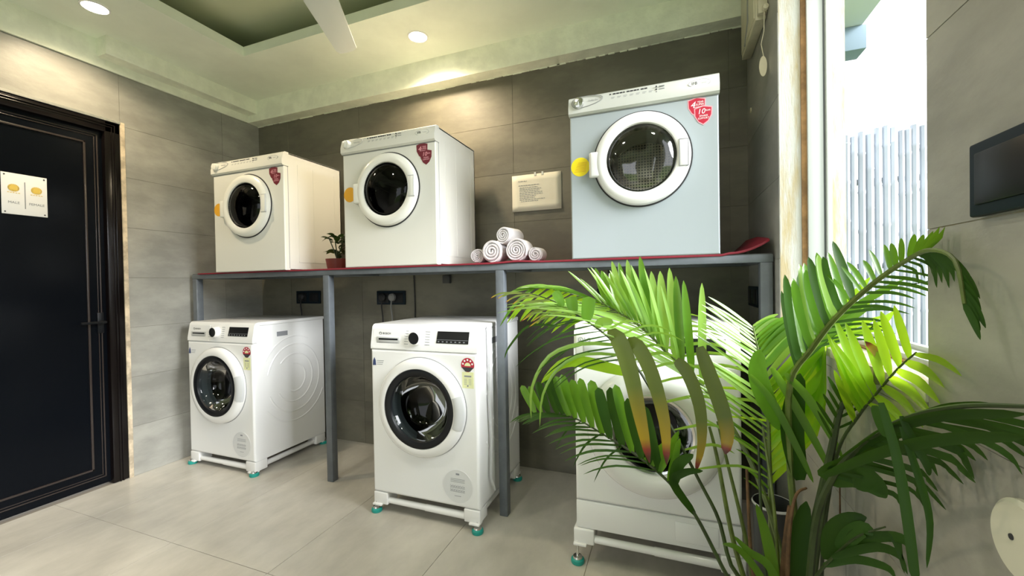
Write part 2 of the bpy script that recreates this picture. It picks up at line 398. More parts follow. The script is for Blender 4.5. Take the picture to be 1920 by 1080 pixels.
# door in the left wall
dr = box(XL - 0.06, XL - 0.022, DY0 + 0.06, 1.43, 0.012, 2.085).build('door_1', M['door'], smooth=False); dr['kind'] = 'structure'
fm = MB()
for s0, s1, z0, z1 in ((1.43, DY1, 0, DZ1), (DY0, DY0 + 0.06, 0, DZ1)):
    fm.box(XL - 0.10, XL + 0.010, s0, s1, z0, z1, 0.006)
fm.box(XL - 0.10, XL + 0.010, DY0, DY1, 2.085, DZ1, 0.006)
for t in (0.020, 0.034):   # raised beads on the frame
    fm.box(XL + 0.008, XL + 0.015, 1.44 + t, 1.446 + t, 0, 2.10 + t, 0.002)
    fm.box(XL + 0.008, XL + 0.015, DY0 + .02, 1.446 + t, 2.095 + t, 2.101 + t, 0.002)
fm.build('door_frame', M['door_frame'], dr)
ml = MB()
for off, w, h in ((0.075, 0.010, 0.008), (0.020, 0.006, 0.006), (0.034, 0.004, 0.005)):
    a, b, z0, z1 = DY0 + 0.06 + off, 1.43 - off, 0.012 + off + 0.02, 2.085 - off
    X0, X1 = XL - 0.024, XL - 0.022 + h
    ml.box(X0, X1, a, a + w, z0, z1, .0015).box(X0, X1, b - w, b, z0, z1, .0015).box(X0, X1, a, b, z0, z0 + w, .0015).box(X0, X1, a, b, z1 - w, z1, .0015)
ml.build('moulding', M['door_mould'], dr)
hd = MB()
hd.box(XL - 0.022, XL - 0.010, 1.385, 1.415, 0.90, 1.02, 0.003)
hd.tube([(XL - 0.012, 1.40, 0.965), (XL + 0.035, 1.40, 0.965), (XL + 0.04, 1.36, 0.965), (XL + 0.04, 1.29, 0.965)], 0.008)
hd.build('door_handle', M['black'], dr)
# sign on the door
sg = thing('door_sign', 'white plaque with gold emblems reading MALE and FEMALE on black door', 'sign', (XL - 0.0215, 1.112, 1.652), PI / 2)
box(-0.082, 0.082, -0.004, 0, -0.105, 0.105, 0.001).build('plate', M['white_ink'], sg)
RX = Matrix.Rotation(PI / 2, 4, 'X')
box(-0.0015, 0.0015, -0.0052, -0.004, -0.072, 0.066).build('divider', M['ink_grey'], sg, smooth=False)
for cx in (-0.040, 0.042):
    e = MB().lathe([(0, .0052), (0.014, .0052), (0.015, .004)], (cx, 0, 0.030), n=20)
    for k in range(20):
        a = 2 * PI * k / 20
        e.box(cx + 0.018 * math.cos(a) - .002, cx + 0.018 * math.cos(a) + .002, -0.0052, -0.004, 0.030 + 0.016 * math.sin(a) - .0035, 0.030 + 0.016 * math.sin(a) + .0035)
    for k in range(5):
        e.box(cx - 0.022 + k * .0095, cx - 0.016 + k * .0095, -0.0052, -0.004, 0.004, 0.007)
    e.build('emblem', M['gold'], sg, smooth=False)
text('lettering', 'MALE', 0.017, M['ink_grey'], sg, -0.040, -0.045, -0.0046)
text('lettering', 'FEMALE', 0.017, M['ink_grey'], sg, 0.042, -0.045, -0.0046)
for sx in (-1, 1):
    for sz in (-1, 1):
        MB().lathe([(0, .0065), (0.003, .006), (0.0035, .004)], (sx * 0.071, 0, sz * 0.094), n=12).build('screw', M['ink'], sg)

# window
wd = MB()
def ring(mb, x0, x1, y0, y1, z0, z1, w):
    mb.box(x0, x1, y0, y0 + w, z0, z1, .002).box(x0, x1, y1 - w, y1, z0, z1, .002).box(x0, x1, y0 + w, y1 - w, z0, z0 + w, .002).box(x0, x1, y0 + w, y1 - w, z1 - w, z1, .002)
ring(wd, 0.482, 0.530, WY0, WY1, WZ0, WZ1, 0.016)
win = struct(wd.build('window_1', M['pvc']))
sx = MB(); ring(sx, 0.536, 0.552, WY0 + .004, WY1 - .004, WZ0 + .004, WZ1 - .004, 0.022); sx.build('sash', M['pvc'], win)
gk = MB(); ring(gk, 0.530, 0.536, WY0 + .001, WY1 - .001, WZ0 + .001, WZ1 - .001, 0.008); gk.build('gasket', M['gasket'], win)
box(0.466, 0.482, WY1 - 0.006, WY1, WZ0, WZ1).build('sealant', M['rust'], win, smooth=False)
box(0.470, 0.482, WY0, WY1 - .006, WZ0, WZ0 + 0.004).build('sealant', M['rust'], win, smooth=False)
box(XR - 0.004, 0.625, WY0, WY1, WZ0 - 0.022, WZ0, 0.002).build('window_sill', M['jamb'], win)

# outside: lawn, bamboo fence, canopy
struct(box(-14, 14, -16, 14, -0.30, -0.13).build('ground', M['grass'], smooth=False))
fy = 4.2
fe = thing('bamboo_fence', 'pale bamboo pole fence standing outside the window', 'fence', (1.0, fy, -0.13))
pole = None
k = 0; x = 0.0
nd = None
while x < 4.6:
    r = random.uniform(0.020, 0.029)
    h = 2.47 + random.uniform(-0.03, 0.03)
    mb = MB(); prof = []
    z = 0; segs = []
    off = random.uniform(0, .3); bend = random.uniform(-.01, .01)
    zs = [0] + [off + .32 * q for q in range(1, 8) if off + .32 * q < h - .04] + [h]
    pts, rr = [], []
    for a, b in zip(zs[:-1], zs[1:]):
        for t in (0.0, 0.06, 0.94):
            zz = a + (b - a) * t; pts.append((x + r + bend * math.sin(zz), 0, zz)); rr.append(r * (1.12 if t == 0 and a > 0 else 0.98))
    pts.append((x + r + bend * math.sin(h), 0, h)); rr.append(r)
    mb.tube(pts, rr, n=8)
    mb.build('bamboo_pole', M['bamboo'], fe)
    x += 2 * r - 0.001
for z in (0.5, 1.35, 2.05):
    box(0, 4.6, 0.03, 0.07, z, z + 0.045, 0.004).build('rail', M['node'], fe)
cn = MB().box(0.60, 1.085, 1.0, 3.05, 2.63, 2.78)
cn = tag(cn.build('canopy', M['concrete'], smooth=False), 'pale concrete eave projecting outside above the window view', 'eave')
bb = box(0.60, 1.105, 3.0, 3.14, 2.49, 2.63, 0.004).build('beam', M['concrete_blue'], cn, label='blue-grey beam end')

# ceiling downlights; those out of view are added as fill light
for (x, y) in ((-2.74, 1.245), (-1.354, 2.088), (-1.9, 0.35), (-0.85, 0.62), (-1.4, -0.75), (0.21, 1.25)):
    vis = y > 1 and x < 0
    if not vis: d_w, d_c = (13 if x < 0 else 7), (1.0, 0.93, 0.82)
    else: d_w, d_c = (36 if y > 2 else 20), (1.0, 0.80, 0.54)
    d = thing('downlight', 'round recessed ceiling light near the left wall above the door' if y < 2 else 'round recessed ceiling light above the middle dryer', 'ceiling light', (x, y, ZC if vis or x > 0 else 2.80), 0)
    if not vis: d['label'] = 'added round ceiling light out of view, giving fill light'; d['group'] = 'added fill downlights out of view'
    MB().lathe([(0.060, 0), (0.060, .004), (0.052, .006), (0.050, .002)], (0, 0, 0), (0, 0, -1), 32).build('trim_ring', M['plastic'], d)
    em = M.setdefault('lamp', mat('lamp_diffuser', (1.0, 0.90, 0.72), 0.5, emit=14))
    MB().lathe([(0, .003), (0.051, .0025)], (0, 0, 0), (0, 0, -1), 32).build('diffuser', em, d)
    l = light('lamp_light', 'SPOT', (0, 0, -0.02), (0, 0, 0), d_w * 1.15, d_c, spot_size=math.radians(150), spot_blend=0.7, shadow_soft_size=0.05)
    l.parent = d

# ceiling fan
fn = thing('ceiling_fan', 'white ceiling fan with one long blade reaching under the tray edge', 'fan', (-1.215, 1.09, 2.36))
MB().lathe([(0, -.05), (.09, -.045), (.11, -.01), (.10, .03), (.05, .06), (.02, .07)], ax=(0, 0, 1), n=32).build('motor', M['fan'], fn)
MB().lathe([(.012, .06), (.012, .40), (.05, .41), (.05, .44)], ax=(0, 0, 1), n=16).build('rod', M['fan'], fn)
for k in range(3):
    a = math.radians(117.0 + 120 * k); ca, sa = math.cos(a), math.sin(a)
    b = MB(); sec = []
    for t, hw in ((0.10, .03), (0.16, .062), (0.30, .068), (0.62, .052), (0.665, .050), (0.685, .034)):
        for s, dz in ((-1, .012), (-0.25, 0.0), (1, -.006)):
            for th in (0, -.006):
                y = hw * s
                sec.append((ca * t - sa * y, sa * t + ca * y, dz * (1.6 if s > 0 else 1) + th))
    fs = []
    for i in range(5):
        p, q = i * 6, i * 6 + 6
        fs += [[p, p + 2, q + 2, q], [p + 2, p + 4, q + 4, q + 2], [p + 1, q + 1, q + 3, p + 3], [p + 3, q + 3, q + 5, p + 5], [p, q, q + 1, p + 1], [p + 4, p + 5, q + 5, q + 4]]
    fs += [[0, 1, 3, 2], [2, 3, 5, 4], [30, 32, 33, 31], [32, 34, 35, 33]]
    b.add(sec, fs); b.build('blade', M['fan'], fn)

# ------------------------------------------------------------------ storage rack
RY0, RY1, RZ = 1.865, 2.36, 1.250
rk = thing('storage_rack', 'grey steel rack frame carrying the three dryers along the tiled back wall', 'rack', (0, 0, 0))
for x0 in (-3.05, -1.892, -0.792, 0.343):
    box(x0, x0 + 0.043, RY0, RY0 + 0.043, 0, RZ - 0.034, 0.003).build('post', M['steel'], rk)
for y0 in (RY0, RY1 - 0.04):
    box(-3.055, 0.388, y0, y0 + 0.04, RZ - 0.034, RZ - 0.002, 0.003).build('long_rail', M['steel'], rk)
for x0 in (-3.05, -1.892, -0.792, 0.343):
    box(x0, x0 + 0.04, RY0 + 0.04, RY1 - 0.04, RZ - 0.034, RZ - 0.002, 0.003).build('cross_rail', M['steel'], rk)
box(-3.05, 0.385, RY0 + 0.003, RY1 + 0.03, RZ - 0.002, RZ + 0.001).build('shelf_board', M['steel_dark'], rk, smooth=False)
# red mat under the machines
mt = MB(); nx = 120; vs = []; fs = []
zt = RZ + 0.0012
for i in range(nx + 1):
    x = -2.98 + (0.375 + 2.98) * i / nx
    lift = 0 if x < 0.24 else ((x - 0.24) / 0.135) ** 1.7 * 0.062
    wv = 0.006 * max(0, math.sin(x * 7)) ** 6 if x > -1.0 and not -0.43 < x < .22 else 0
    e = RY0 - 0.006 + 0.004 * math.sin(x * 9)
    for j, (y, dz) in enumerate(((e, -0.006), (e + 0.004, 0.002), (e + 0.03, 0.002), (2.1, 0.002), (2.37, 0.002))):
        vs.append((min(x, 0.385), y, zt + dz + lift * (.85, .85, .95, 1.35, 1.5)[j] + (wv if j < 2 else 0)))
for i in range(nx):
    for j in range(4):
        a = i * 5 + j; fs.append([a, a + 5, a + 6, a + 1])
mt.add(vs, fs)
mo = mt.build('shelf_mat', M['mat_red']); tag(mo, 'red mat spread on the rack under the dryers, curling up at its right end', 'mat')
sm = mo.modifiers.new('thickness', 'SOLIDIFY'); sm.thickness = 0.0015; sm.offset = 1
DZ0 = RZ + 0.0048

# ------------------------------------------------------------------ appliances
def plate_hole(x0, x1, z0, z1, cx, cz, r, y=0.0, n=64, depth=0.03, edge=0.012):
    """front sheet with a round hole, rolled back along its outer edges"""
    mb = MB(); inner = []; outer = []; mid = []
    for k in range(n):
        a = 2 * PI * k / n; ca, sa = math.cos(a), math.sin(a)
        inner.append((cx + r * ca, y, cz + r * sa))
        tx = ((x1 - edge if ca > 0 else x0 + edge) - cx) / ca if abs(ca) > 1e-9 else 1e9
        tz = ((z1 - edge if sa > 0 else z0 + edge) - cz) / sa if abs(sa) > 1e-9 else 1e9
        t = min(abs(tx), abs(tz)); outer.append((cx + t * ca, y, cz + t * sa))
    vs = inner + outer + [(p[0], y + depth, p[2]) for p in inner]
    fs = []
    for k in range(n):
        q = (k + 1) % n
        fs += [[k, q, n + q, n + k], [k, 2 * n + k, 2 * n + q, q]]
    # corners
    cs = [(x0 + edge, y, z0 + edge), (x1 - edge, y, z0 + edge), (x1 - edge, y, z1 - edge), (x0 + edge, y, z1 - edge)]
    for c in cs:
        ds = sorted(range(n), key=lambda k: (Vector(outer[k]) - Vector(c)).length)[:2]
        a, b = ds
        vs.append(c); fs.append([n + a, n + b, len(vs) - 1])
    # rounded border
    for i in range(4):
        c, d = Vector(cs[i]), Vector(cs[(i + 1) % 4]); o = Vector(((x0, x1, x1, x0)[i] - c.x, 0, (z0, z0, z1, z1)[i] - c.z)); o2 = Vector(((x0, x1, x1, x0)[(i + 1) % 4] - d.x, 0, (z0, z0, z1, z1)[(i + 1) % 4] - d.z))
        prev = None
        for s in range(5):
            t = s / 4 * PI / 2
            p = c + o * math.sin(t) + Vector((0, edge * (1 - math.cos(t)), 0)); q = d + o2 * math.sin(t) + Vector((0, edge * (1 - math.cos(t)), 0))
            vs += [p, q]
            if prev is not None: fs.append([prev, prev + 1, len(vs) - 1, len(vs) - 2])
            prev = len(vs) - 2
        vs += [(p.x, depth, p.z), (q.x, depth, q.z)]; fs.append([prev, prev + 1, len(vs) - 1, len(vs) - 2])
    return mb.add(vs, fs)
def disc(r, c, y, n=40, th=0.0008): return MB().lathe([(0, -y + th), (r - .0005, -y + th), (r, -y)], (c[0], 0, c[1]), n=n)

def add_stand(label, loc, w, d, h):
    s = thing('washer_stand', label, 'stand', loc)
    t0 = h
    for sx in (-1, 1):
        for sy in (0, 1):
            x1 = sx * (w / 2 - 0.001); x0 = sx * (w / 2 - 0.085); y0, y1 = (0.000, 0.085) if sy == 0 else (d - 0.085, d)
            xx = sorted((x0, x1))
            br = box(xx[0], xx[1], y0, y1, h - 0.062, h - 0.0, 0.006, 3).build('corner_bracket', M['plastic'], s)
            yo = y0 - 0.004 if sy == 0 else y1 + .004
            # angled shoulder piece and bolt
            box(xx[0] + (.0 if sx < 0 else .03), xx[1] - (.03 if sx < 0 else 0), (y0 - .012) if sy == 0 else y1 - .03, (y0 + .03) if sy == 0 else y1 + .012, h - 0.066, h - 0.056, .003).build('lug', M['plastic'], br)
            fx, fyy = sx * (w / 2 - 0.028) + sx * 0.012, (y0 + 0.004 if sy == 0 else y1 - 0.004)
            MB().lathe([(0, 0), (0.026, 0), (0.028, .006), (0.026, .016), (0.020, .020), (0, .020)], (fx, fyy, 0), (0, 0, 1), 24).build('foot', M['teal'], s, label='teal rubber foot')
            MB().lathe([(0.020, .019), (0.018, .027), (0.006, .030), (0.005, h - .05), (0, h - .05)], (fx, fyy, 0), (0, 0, 1), 16).build('levelling_bolt', M['chrome'], s)
    zc = h - 0.043
    for y0 in (0.020, d - 0.020):
        MB().tube([(-w / 2 + .08, y0, zc), (0, y0, zc), (w / 2 - .08, y0, zc)], 0.0150, 16).build('rail', M['plastic'], s)
        MB().tube([(0, y0, zc), (w / 2 - .08, y0, zc)], 0.0168, 16).build('rail_sleeve', M['plastic'], s)
    for sx in (-1, 1):
        MB().tube([(sx * (w / 2 - .035), .08, zc), (sx * (w / 2 - .035), d - .08, zc)], 0.0165, 16).build('rail', M['plastic'], s)
    return s

def drum_parts(t, cx, cz, r, y0, depth, perf=False, label=None):
    MB().lathe([(r + .0, -y0), (r + .005, -(y0 + .02)), (r + .03, -(y0 + .05)), (r + .03, -(y0 + depth))], (cx, 0, cz), n=48).build('drum', M['drum'], t)
    MB().lathe([(0, -(y0 + depth - .01)), (r * .35, -(y0 + depth - .015)), (r + .028, -(y0 + depth))], (cx, 0, cz), n=40).build('drum_back', M['perf'] if perf else M['drum'], t)
    dm = MB()
    for k in range(3):
        a = 2 * PI * k / 3 + 0.6
        p0 = Vector((cx + (r + .02) * math.cos(a), y0 + .06, cz + (r + .02) * math.sin(a))); p1 = p0 + Vector((0, depth - .08, 0))
        dm.tube([p0, (p0 + p1) / 2, p1], [.02, .032, .02], 8)
    dm.build('drum_paddle', M['drum'], t)

def make_washer(label, loc):
    W, D, H = 0.598, 0.55, 0.852
    t = thing('washing_machine', label, 'washing machine', loc, 0)
    h = W / 2; seam = 0.728; cx, cz = 0.0, 0.455
    body = MB()
    body.prism([(0.03, 0), (D, 0), (D, H - .022), (0.045, H - .022), (0.03, seam)], 0, -h + .001, -h + .006)
    body.prism([(0.03, 0), (D, 0), (D, H - .022), (0.045, H - .022), (0.03, seam)], 0, h - .006, h - .001)
    body.box(-h + .001, h - .001, D - .006, D, 0, H - .022); body.box(-h + .001, h - .001, .03, D, 0, .006)
    body.build('body', M['enamel'], t)
    for r in (0.085, 0.145, 0.205, 0.262):
        pts = []; a0, a1 = {0.085: (-2.0, 1.7), 0.145: (-2.6, 2.4), 0.205: (-2.75, 2.9), 0.262: (-2.5, -0.35)}[r]
        for k in range(41):
            a = a0 + (a1 - a0) * k / 40
            yy, zz = 0.30 + r * math.cos(a), 0.46 + r * 1.1 * math.sin(a)
            if 0.05 < yy < D - .012: pts.append((h - .0065, yy, zz))
        if len(pts) > 3: MB().tube(pts, 0.0085, 8).build('side_ridge', M['enamel'], t)
    pts = [(h - .0055, 0.30 + 0.25 * math.cos(a), 0.46 + 0.28 * math.sin(a)) for a in [2.6 - 1.5 * k / 20 for k in range(21)]]
    MB().tube(pts, 0.0075, 8).build('side_ridge', M['enamel'], t)
    box(h - .0015, h - .0005, .17, .25, .75, .78).build('side_sticker', M['ink_grey'], t, smooth=False)
    box(-h, h, .035, D + .012, H - .022, H, 0.005, 3).build('top_lid', M['enamel'], t)
    plate_hole(-h, h, 0, seam - .002, cx, cz, 0.17, depth=.034).build('front_panel', M['enamel'], t)
    cp = MB().prism([(0.0, seam), (0.0, seam + .02), (0.016, H - .014), (0.026, H - .003), (0.040, H), (.05, H - .001), (.05, seam)], 0, -h, h)
    cpo = cp.build('control_panel', M['enamel'], t, ang=50)
    # the panel leans back: local y grows with z
    def py(z): return 0.016 * max(0, (z - seam - .02)) / (H - .014 - seam - .02)
    # detergent drawer
    dw = MB(); z0, z1 = seam + .004, H - .022
    dw.add([(-h + .012, py(z0) - .002, z0), (-0.092, py(z0) - .002, z0), (-0.092, py(z1) - .002, z1), (-h + .012, py(z1) - .002, z1), (-h + .012, py(z0) + .004, z0), (-0.092, py(z0) + .004, z0), (-0.092, py(z1) + .004, z1), (-h + .012, py(z1) + .004, z1)],
           [[0, 1, 2, 3], [0, 4, 5, 1], [1, 5, 6, 2], [2, 6, 7, 3], [3, 7, 4, 0]])
    dwo = dw.build('detergent_drawer', M['enamel'], t)
    box(-0.265, -0.125, py(.79) - .006, py(.79) + .002, seam + .028, seam + .062, .003).build('handle', M['plastic_grey'], dwo)
    box(-0.250, -0.135, py(.79) - .007, py(.79) - .004, seam + .046, seam + .055, .001).build('grip_recess', M['black'], dwo)
    box(-0.250, -0.135, py(.79) - .007, py(.79) - .004, seam + .032, seam + .036, .0005).build('grip_recess', M['recess'], dwo)
    MB().lathe([(.0055, .001), (.0075, .001), (.0075, 0), (.0055, 0)], (-0.243, py(.81) - .002, seam + .078), n=20).build('logo', M['ink'], dwo)
    text('lettering', 'BOSCH', 0.015, M['ink'], dwo, -0.205, seam + .078, py(.81) - .003)
    # programme dial
    zc = 0.790
    MB().lathe([(.036, -.004), (.036, .014), (.033, .026), (.029, .028)], (-0.028, py(zc), zc), n=40).build('programme_dial', M['plastic'], t)
    MB().lathe([(.029, .0275), (.024, .0265), (0, .0265)], (-0.028, py(zc), zc), n=40).build('dial_cap', M['black'], t)
    pr = MB()
    for k in range(6):
        zz = zc - .033 + .0125 * k
        pr.box(-0.098, -0.076, py(zz) - .0012, py(zz) + .001, zz, zz + .0018).box(0.020, 0.046, py(zz) - .0012, py(zz) + .001, zz, zz + .0018)
    pr.build('programme_print', M['ink_grey'], t, smooth=False)
    # display
    z0, z1 = 0.768, 0.824
    ds = MB(); ds.add([(0.083, py(z0) - .002, z0), (0.253, py(z0) - .002, z0), (0.256, py(z1) - .002, z1), (0.088, py(z1) - .002, z1), (0.083, py(z0) + .004, z0), (0.253, py(z0) + .004, z0), (0.256, py(z1) + .004, z1), (0.088, py(z1) + .004, z1)], [[0, 1, 2, 3], [0, 4, 5, 1], [1, 5, 6, 2], [2, 6, 7, 3], [3, 7, 4, 0]])
    dso = ds.build('display', M['display'], t)
    ic = MB(); ic.box(0.086, 0.252, py(.784) - .003, py(.784), 0.7835, 0.785)
    for k in range(7): ic.box(0.092 + k * .0225, 0.100 + k * .0225, py(.776) - .003, py(.776), 0.773, 0.778)
    ic.build('display_print', M['ink_grey'], dso, smooth=False)
    # door
    dd = MB().lathe([(.238, -.004), (.240, .010), (.236, .026), (.225, .036), (.205, .041), (.193, .040), (.190, .036)], (cx, 0, cz), n=80).build('door', M['plastic'], t)
    MB().lathe([(.243, -.001), (.243, .002), (.237, .002)], (cx, 0, cz), n=80).build('door_gap', M['recess'], dd)
    MB().lathe([(.191, .034), (.190, .039), (.182, .0415), (.172, .040), (.160, .036), (.155, .028)], (cx, 0, cz), n=80).build('bezel', M['black'], dd, label='black ring around the glass')
    MB().lathe([(.158, .030), (.150, .020), (.135, -.02), (.115, -.06), (.08, -.085), (0, -.095)], (cx, 0, cz), n=64).build('door_glass', M['glass'], dd)
    MB().lathe([(.160, .030), (.170, .0), (.172, -.03), (.16, -.05)], (cx, 0, cz), n=64).build('door_seal', M['plastic_grey'], dd)
    MB().lathe([(.196, .0408), (.206, .0435), (.226, .0385), (.2395, .026), (.2405, .012)], (cx, 0, cz), n=20, a0=-0.36, a1=0.34).build('door_handle', M['plastic_grey'], dd, label='light grey grip on the right of the door ring')
    drum_parts(t, cx, cz, 0.172, 0.05, 0.34)
    # stickers
    lb = MB(); lb.add([(0.25 + .034 * math.cos(a), -.0008, .672 + .034 * math.sin(a)) for a in [-.35 + (PI + .7) * k / 16 for k in range(17)]] + [(0.25, -.0008, .635)], [list(range(18))])
    lbo = lb.build('energy_label', M['red'], t, smooth=False)
    st = MB()
    for k in range(5):
        a = .25 + (PI - .5) * k / 4; st.lathe([(0, .0014), (.0048, .0014)], (0.25 + .0245 * math.cos(a), 0, .672 + .0245 * math.sin(a)), n=8)
    st.build('label_print', M['white_ink'], lbo, smooth=False)
    g = MB(); g.add([(0.25 + .016 * math.cos(a), -.0012, .668 + .016 * math.sin(a)) for a in [PI * k / 10 for k in range(11)]], [list(range(11))]); g.build('label_dial', M['pale_yellow'], lbo, smooth=False)
    g = MB(); g.add([(0.219, -.0011, .662), (0.281, -.0011, .662), (.262, -.0011, .642), (.238, -.0011, .642)], [[0, 1, 2, 3]]); g.build('label_base', M['ink'], lbo, smooth=False)
    yl = box(0.221, 0.280, -.0009, 0, .565, .640).build('energy_label_sheet', M['pale_yellow'], t, smooth=False)
    yp = MB().box(.232, .268, -.0013, 0, .617, .624)
    for k in range(5): yp.box(.230, .245, -.0012, 0, .606 - k * .006, .6075 - k * .006).box(.254, .268, -.0012, 0, .606 - k * .006, .6075 - k * .006)
    yp.box(.246, .253, -.0013, 0, .572, .580); yp.build('label_print', M['ink_grey'], yl, smooth=False)
    ro = disc(.080, (.187, .098), 0).build('round_sticker', M['clear'], t)
    MB().lathe([(.080, .0014), (.0785, .0016), (.077, .0014)], (.187, 0, .098), n=60).build('sticker_rim', M['white_ink'], ro)
    rp = MB().box(.178, .196, -.0014, 0, .152, .160)
    for k in range(3): rp.box(.150, .224, -.0014, 0, .132 - k * .007, .1338 - k * .007)
    for kx in range(6):
        for kz in range(2):
            x0 = .148 + kx * .013; z0 = .072 + kz * .018
            rp.box(x0, x0 + .011, -.0014, 0, z0, z0 + .0015).box(x0, x0 + .0012, -.0014, 0, z0, z0 + .014).box(x0 + .005, x0 + .009, -.0014, 0, z0 + .005, z0 + .010)
    rp.box(.170, .204, -.0014, 0, .052, .054)
    rp.build('sticker_print', M['ink_grey'], ro, smooth=False)
    bs = MB().prism([(-.288, .645), (-.268, .645), (-.270, .670), (-.277, .685), (-.285, .668)], 1, -.001, 0); bso = bs.build('side_badge', M['navy'], t, smooth=False)
    bp = MB()
    for k in range(3): bp.box(-.262, -.220 - k * .004, -.001, 0, .668 - k * .009, .670 - k * .009)
    bp.build('badge_print', M['ink_grey'], bso, smooth=False)
    return t
wm = make_washer('white washer at the centre, standing between two grey rack posts', (-1.119, 1.70, 0.103))
w2 = copy_tree(wm); w2.location = (-2.662, 1.772, 0.083)
w2['label'] = 'white washer at far left, beside the grey wall and black door'
for o in (wm, w2): o['group'] = 'matching white front-load washers'
add_stand('white wheeled-look stand with teal feet under the centre washer', (-1.119, 1.70, 0), 0.60, 0.55, 0.102)['label'] = 'white tube stand with teal feet under the centre washer'
add_stand('white tube stand with teal feet under the far left washer', (-2.662, 1.772, 0), 0.60, 0.55, 0.082)
add_stand('white tube stand with teal feet under the right washer behind the palm', (-0.060, 1.655, 0), 0.63, 0.57, 0.142)

def make_lg():
    W, D, H = 0.605, 0.56, 0.835
    t = thing('washing_machine', 'white washer at right, half hidden behind the palm', 'washing machine', (-0.060, 1.66, 0.1435))
    h = W / 2; z1, zs, cx, cz = 0.115, 0.695, 0.0, 0.425
    b = MB().box(-h, -h + .006, .03, D, 0, H - .02).box(h - .006, h, .03, D, 0, H - .02).box(-h, h, D - .006, D, 0, H - .02).box(-h, h, .03, D, 0, .006)
    b.build('body', M['enamel'], t)
    box(-h, h, .02, D + .01, H - .022, H, .006, 3).build('top_lid', M['enamel'], t)
    plate_hole(-h, h, z1 + .001, zs - .001, cx, cz, .16, depth=.034).build('front_panel', M['enamel'], t)
    lp = box(-h, h, 0.002, .034, .0, z1 - .0015, .005, 2).build('kick_panel', M['enamel'], t)
    box(.075, .225, -.001, .004, .02, z1 - .02, .004, 2).build('filter_cover', M['enamel'], lp)
    cp = MB().prism([(0, zs), (0, zs + .03), (.012, H - .03), (.024, H - .022), (.04, H - .022), (.04, zs)], 0, -h, h).build('control_panel', M['plastic'], t, ang=50)
    dw = box(-h + .01, -.10, -.003, .01, zs + .005, H - .035, .003).build('detergent_drawer', M['plastic'], t)
    box(-.262, -.135, -.006, .0, zs + .022, zs + .058, .004).build('drawer_grip', M['plastic_grey'], dw)
    MB().lathe([(.0085, .001), (.0105, .001), (.0105, 0), (.0085, 0)], (-.272, -.003, zs + .078), n=24).build('logo', M['ink_grey'], dw)
    MB().box(-.273, -.271, -.0045, -.003, zs + .073, zs + .083).box(-.273, -.267, -.0045, -.003, zs + .073, zs + .075).build('logo_mark', M['ink_grey'], dw, smooth=False)
    text('lettering', 'LG', .022, M['ink_grey'], dw, -.245, zs + .078, -.0035)
    MB().lathe([(.034, -.002), (.034, .016), (.030, .024), (0, .025)], (-.02, .004, zs + .06), n=40).build('programme_dial', M['plastic'], t)
    box(.07, .255, .001, .012, zs + .03, zs + .095, .002).build('display', M['display'], t)
    dd = MB().lathe([(.252, -.004), (.250, .012), (.240, .030), (.215, .045), (.185, .048), (.165, .040), (.150, .028)], (cx, 0, cz), n=80).build('door', M['plastic'], t)
    MB().lathe([(.152, .030), (.148, .034), (.140, .030), (.136, .022)], (cx, 0, cz), n=64).build('bezel', M['chrome'], dd)
    MB().lathe([(.150, .030), (.135, .012), (.12, -.03), (.09, -.07), (0, -.085)], (cx, 0, cz), n=64).build('door_glass', M['glass'], dd)
    drum_parts(t, cx, cz, .160, .05, .34)
    return t
make_lg()

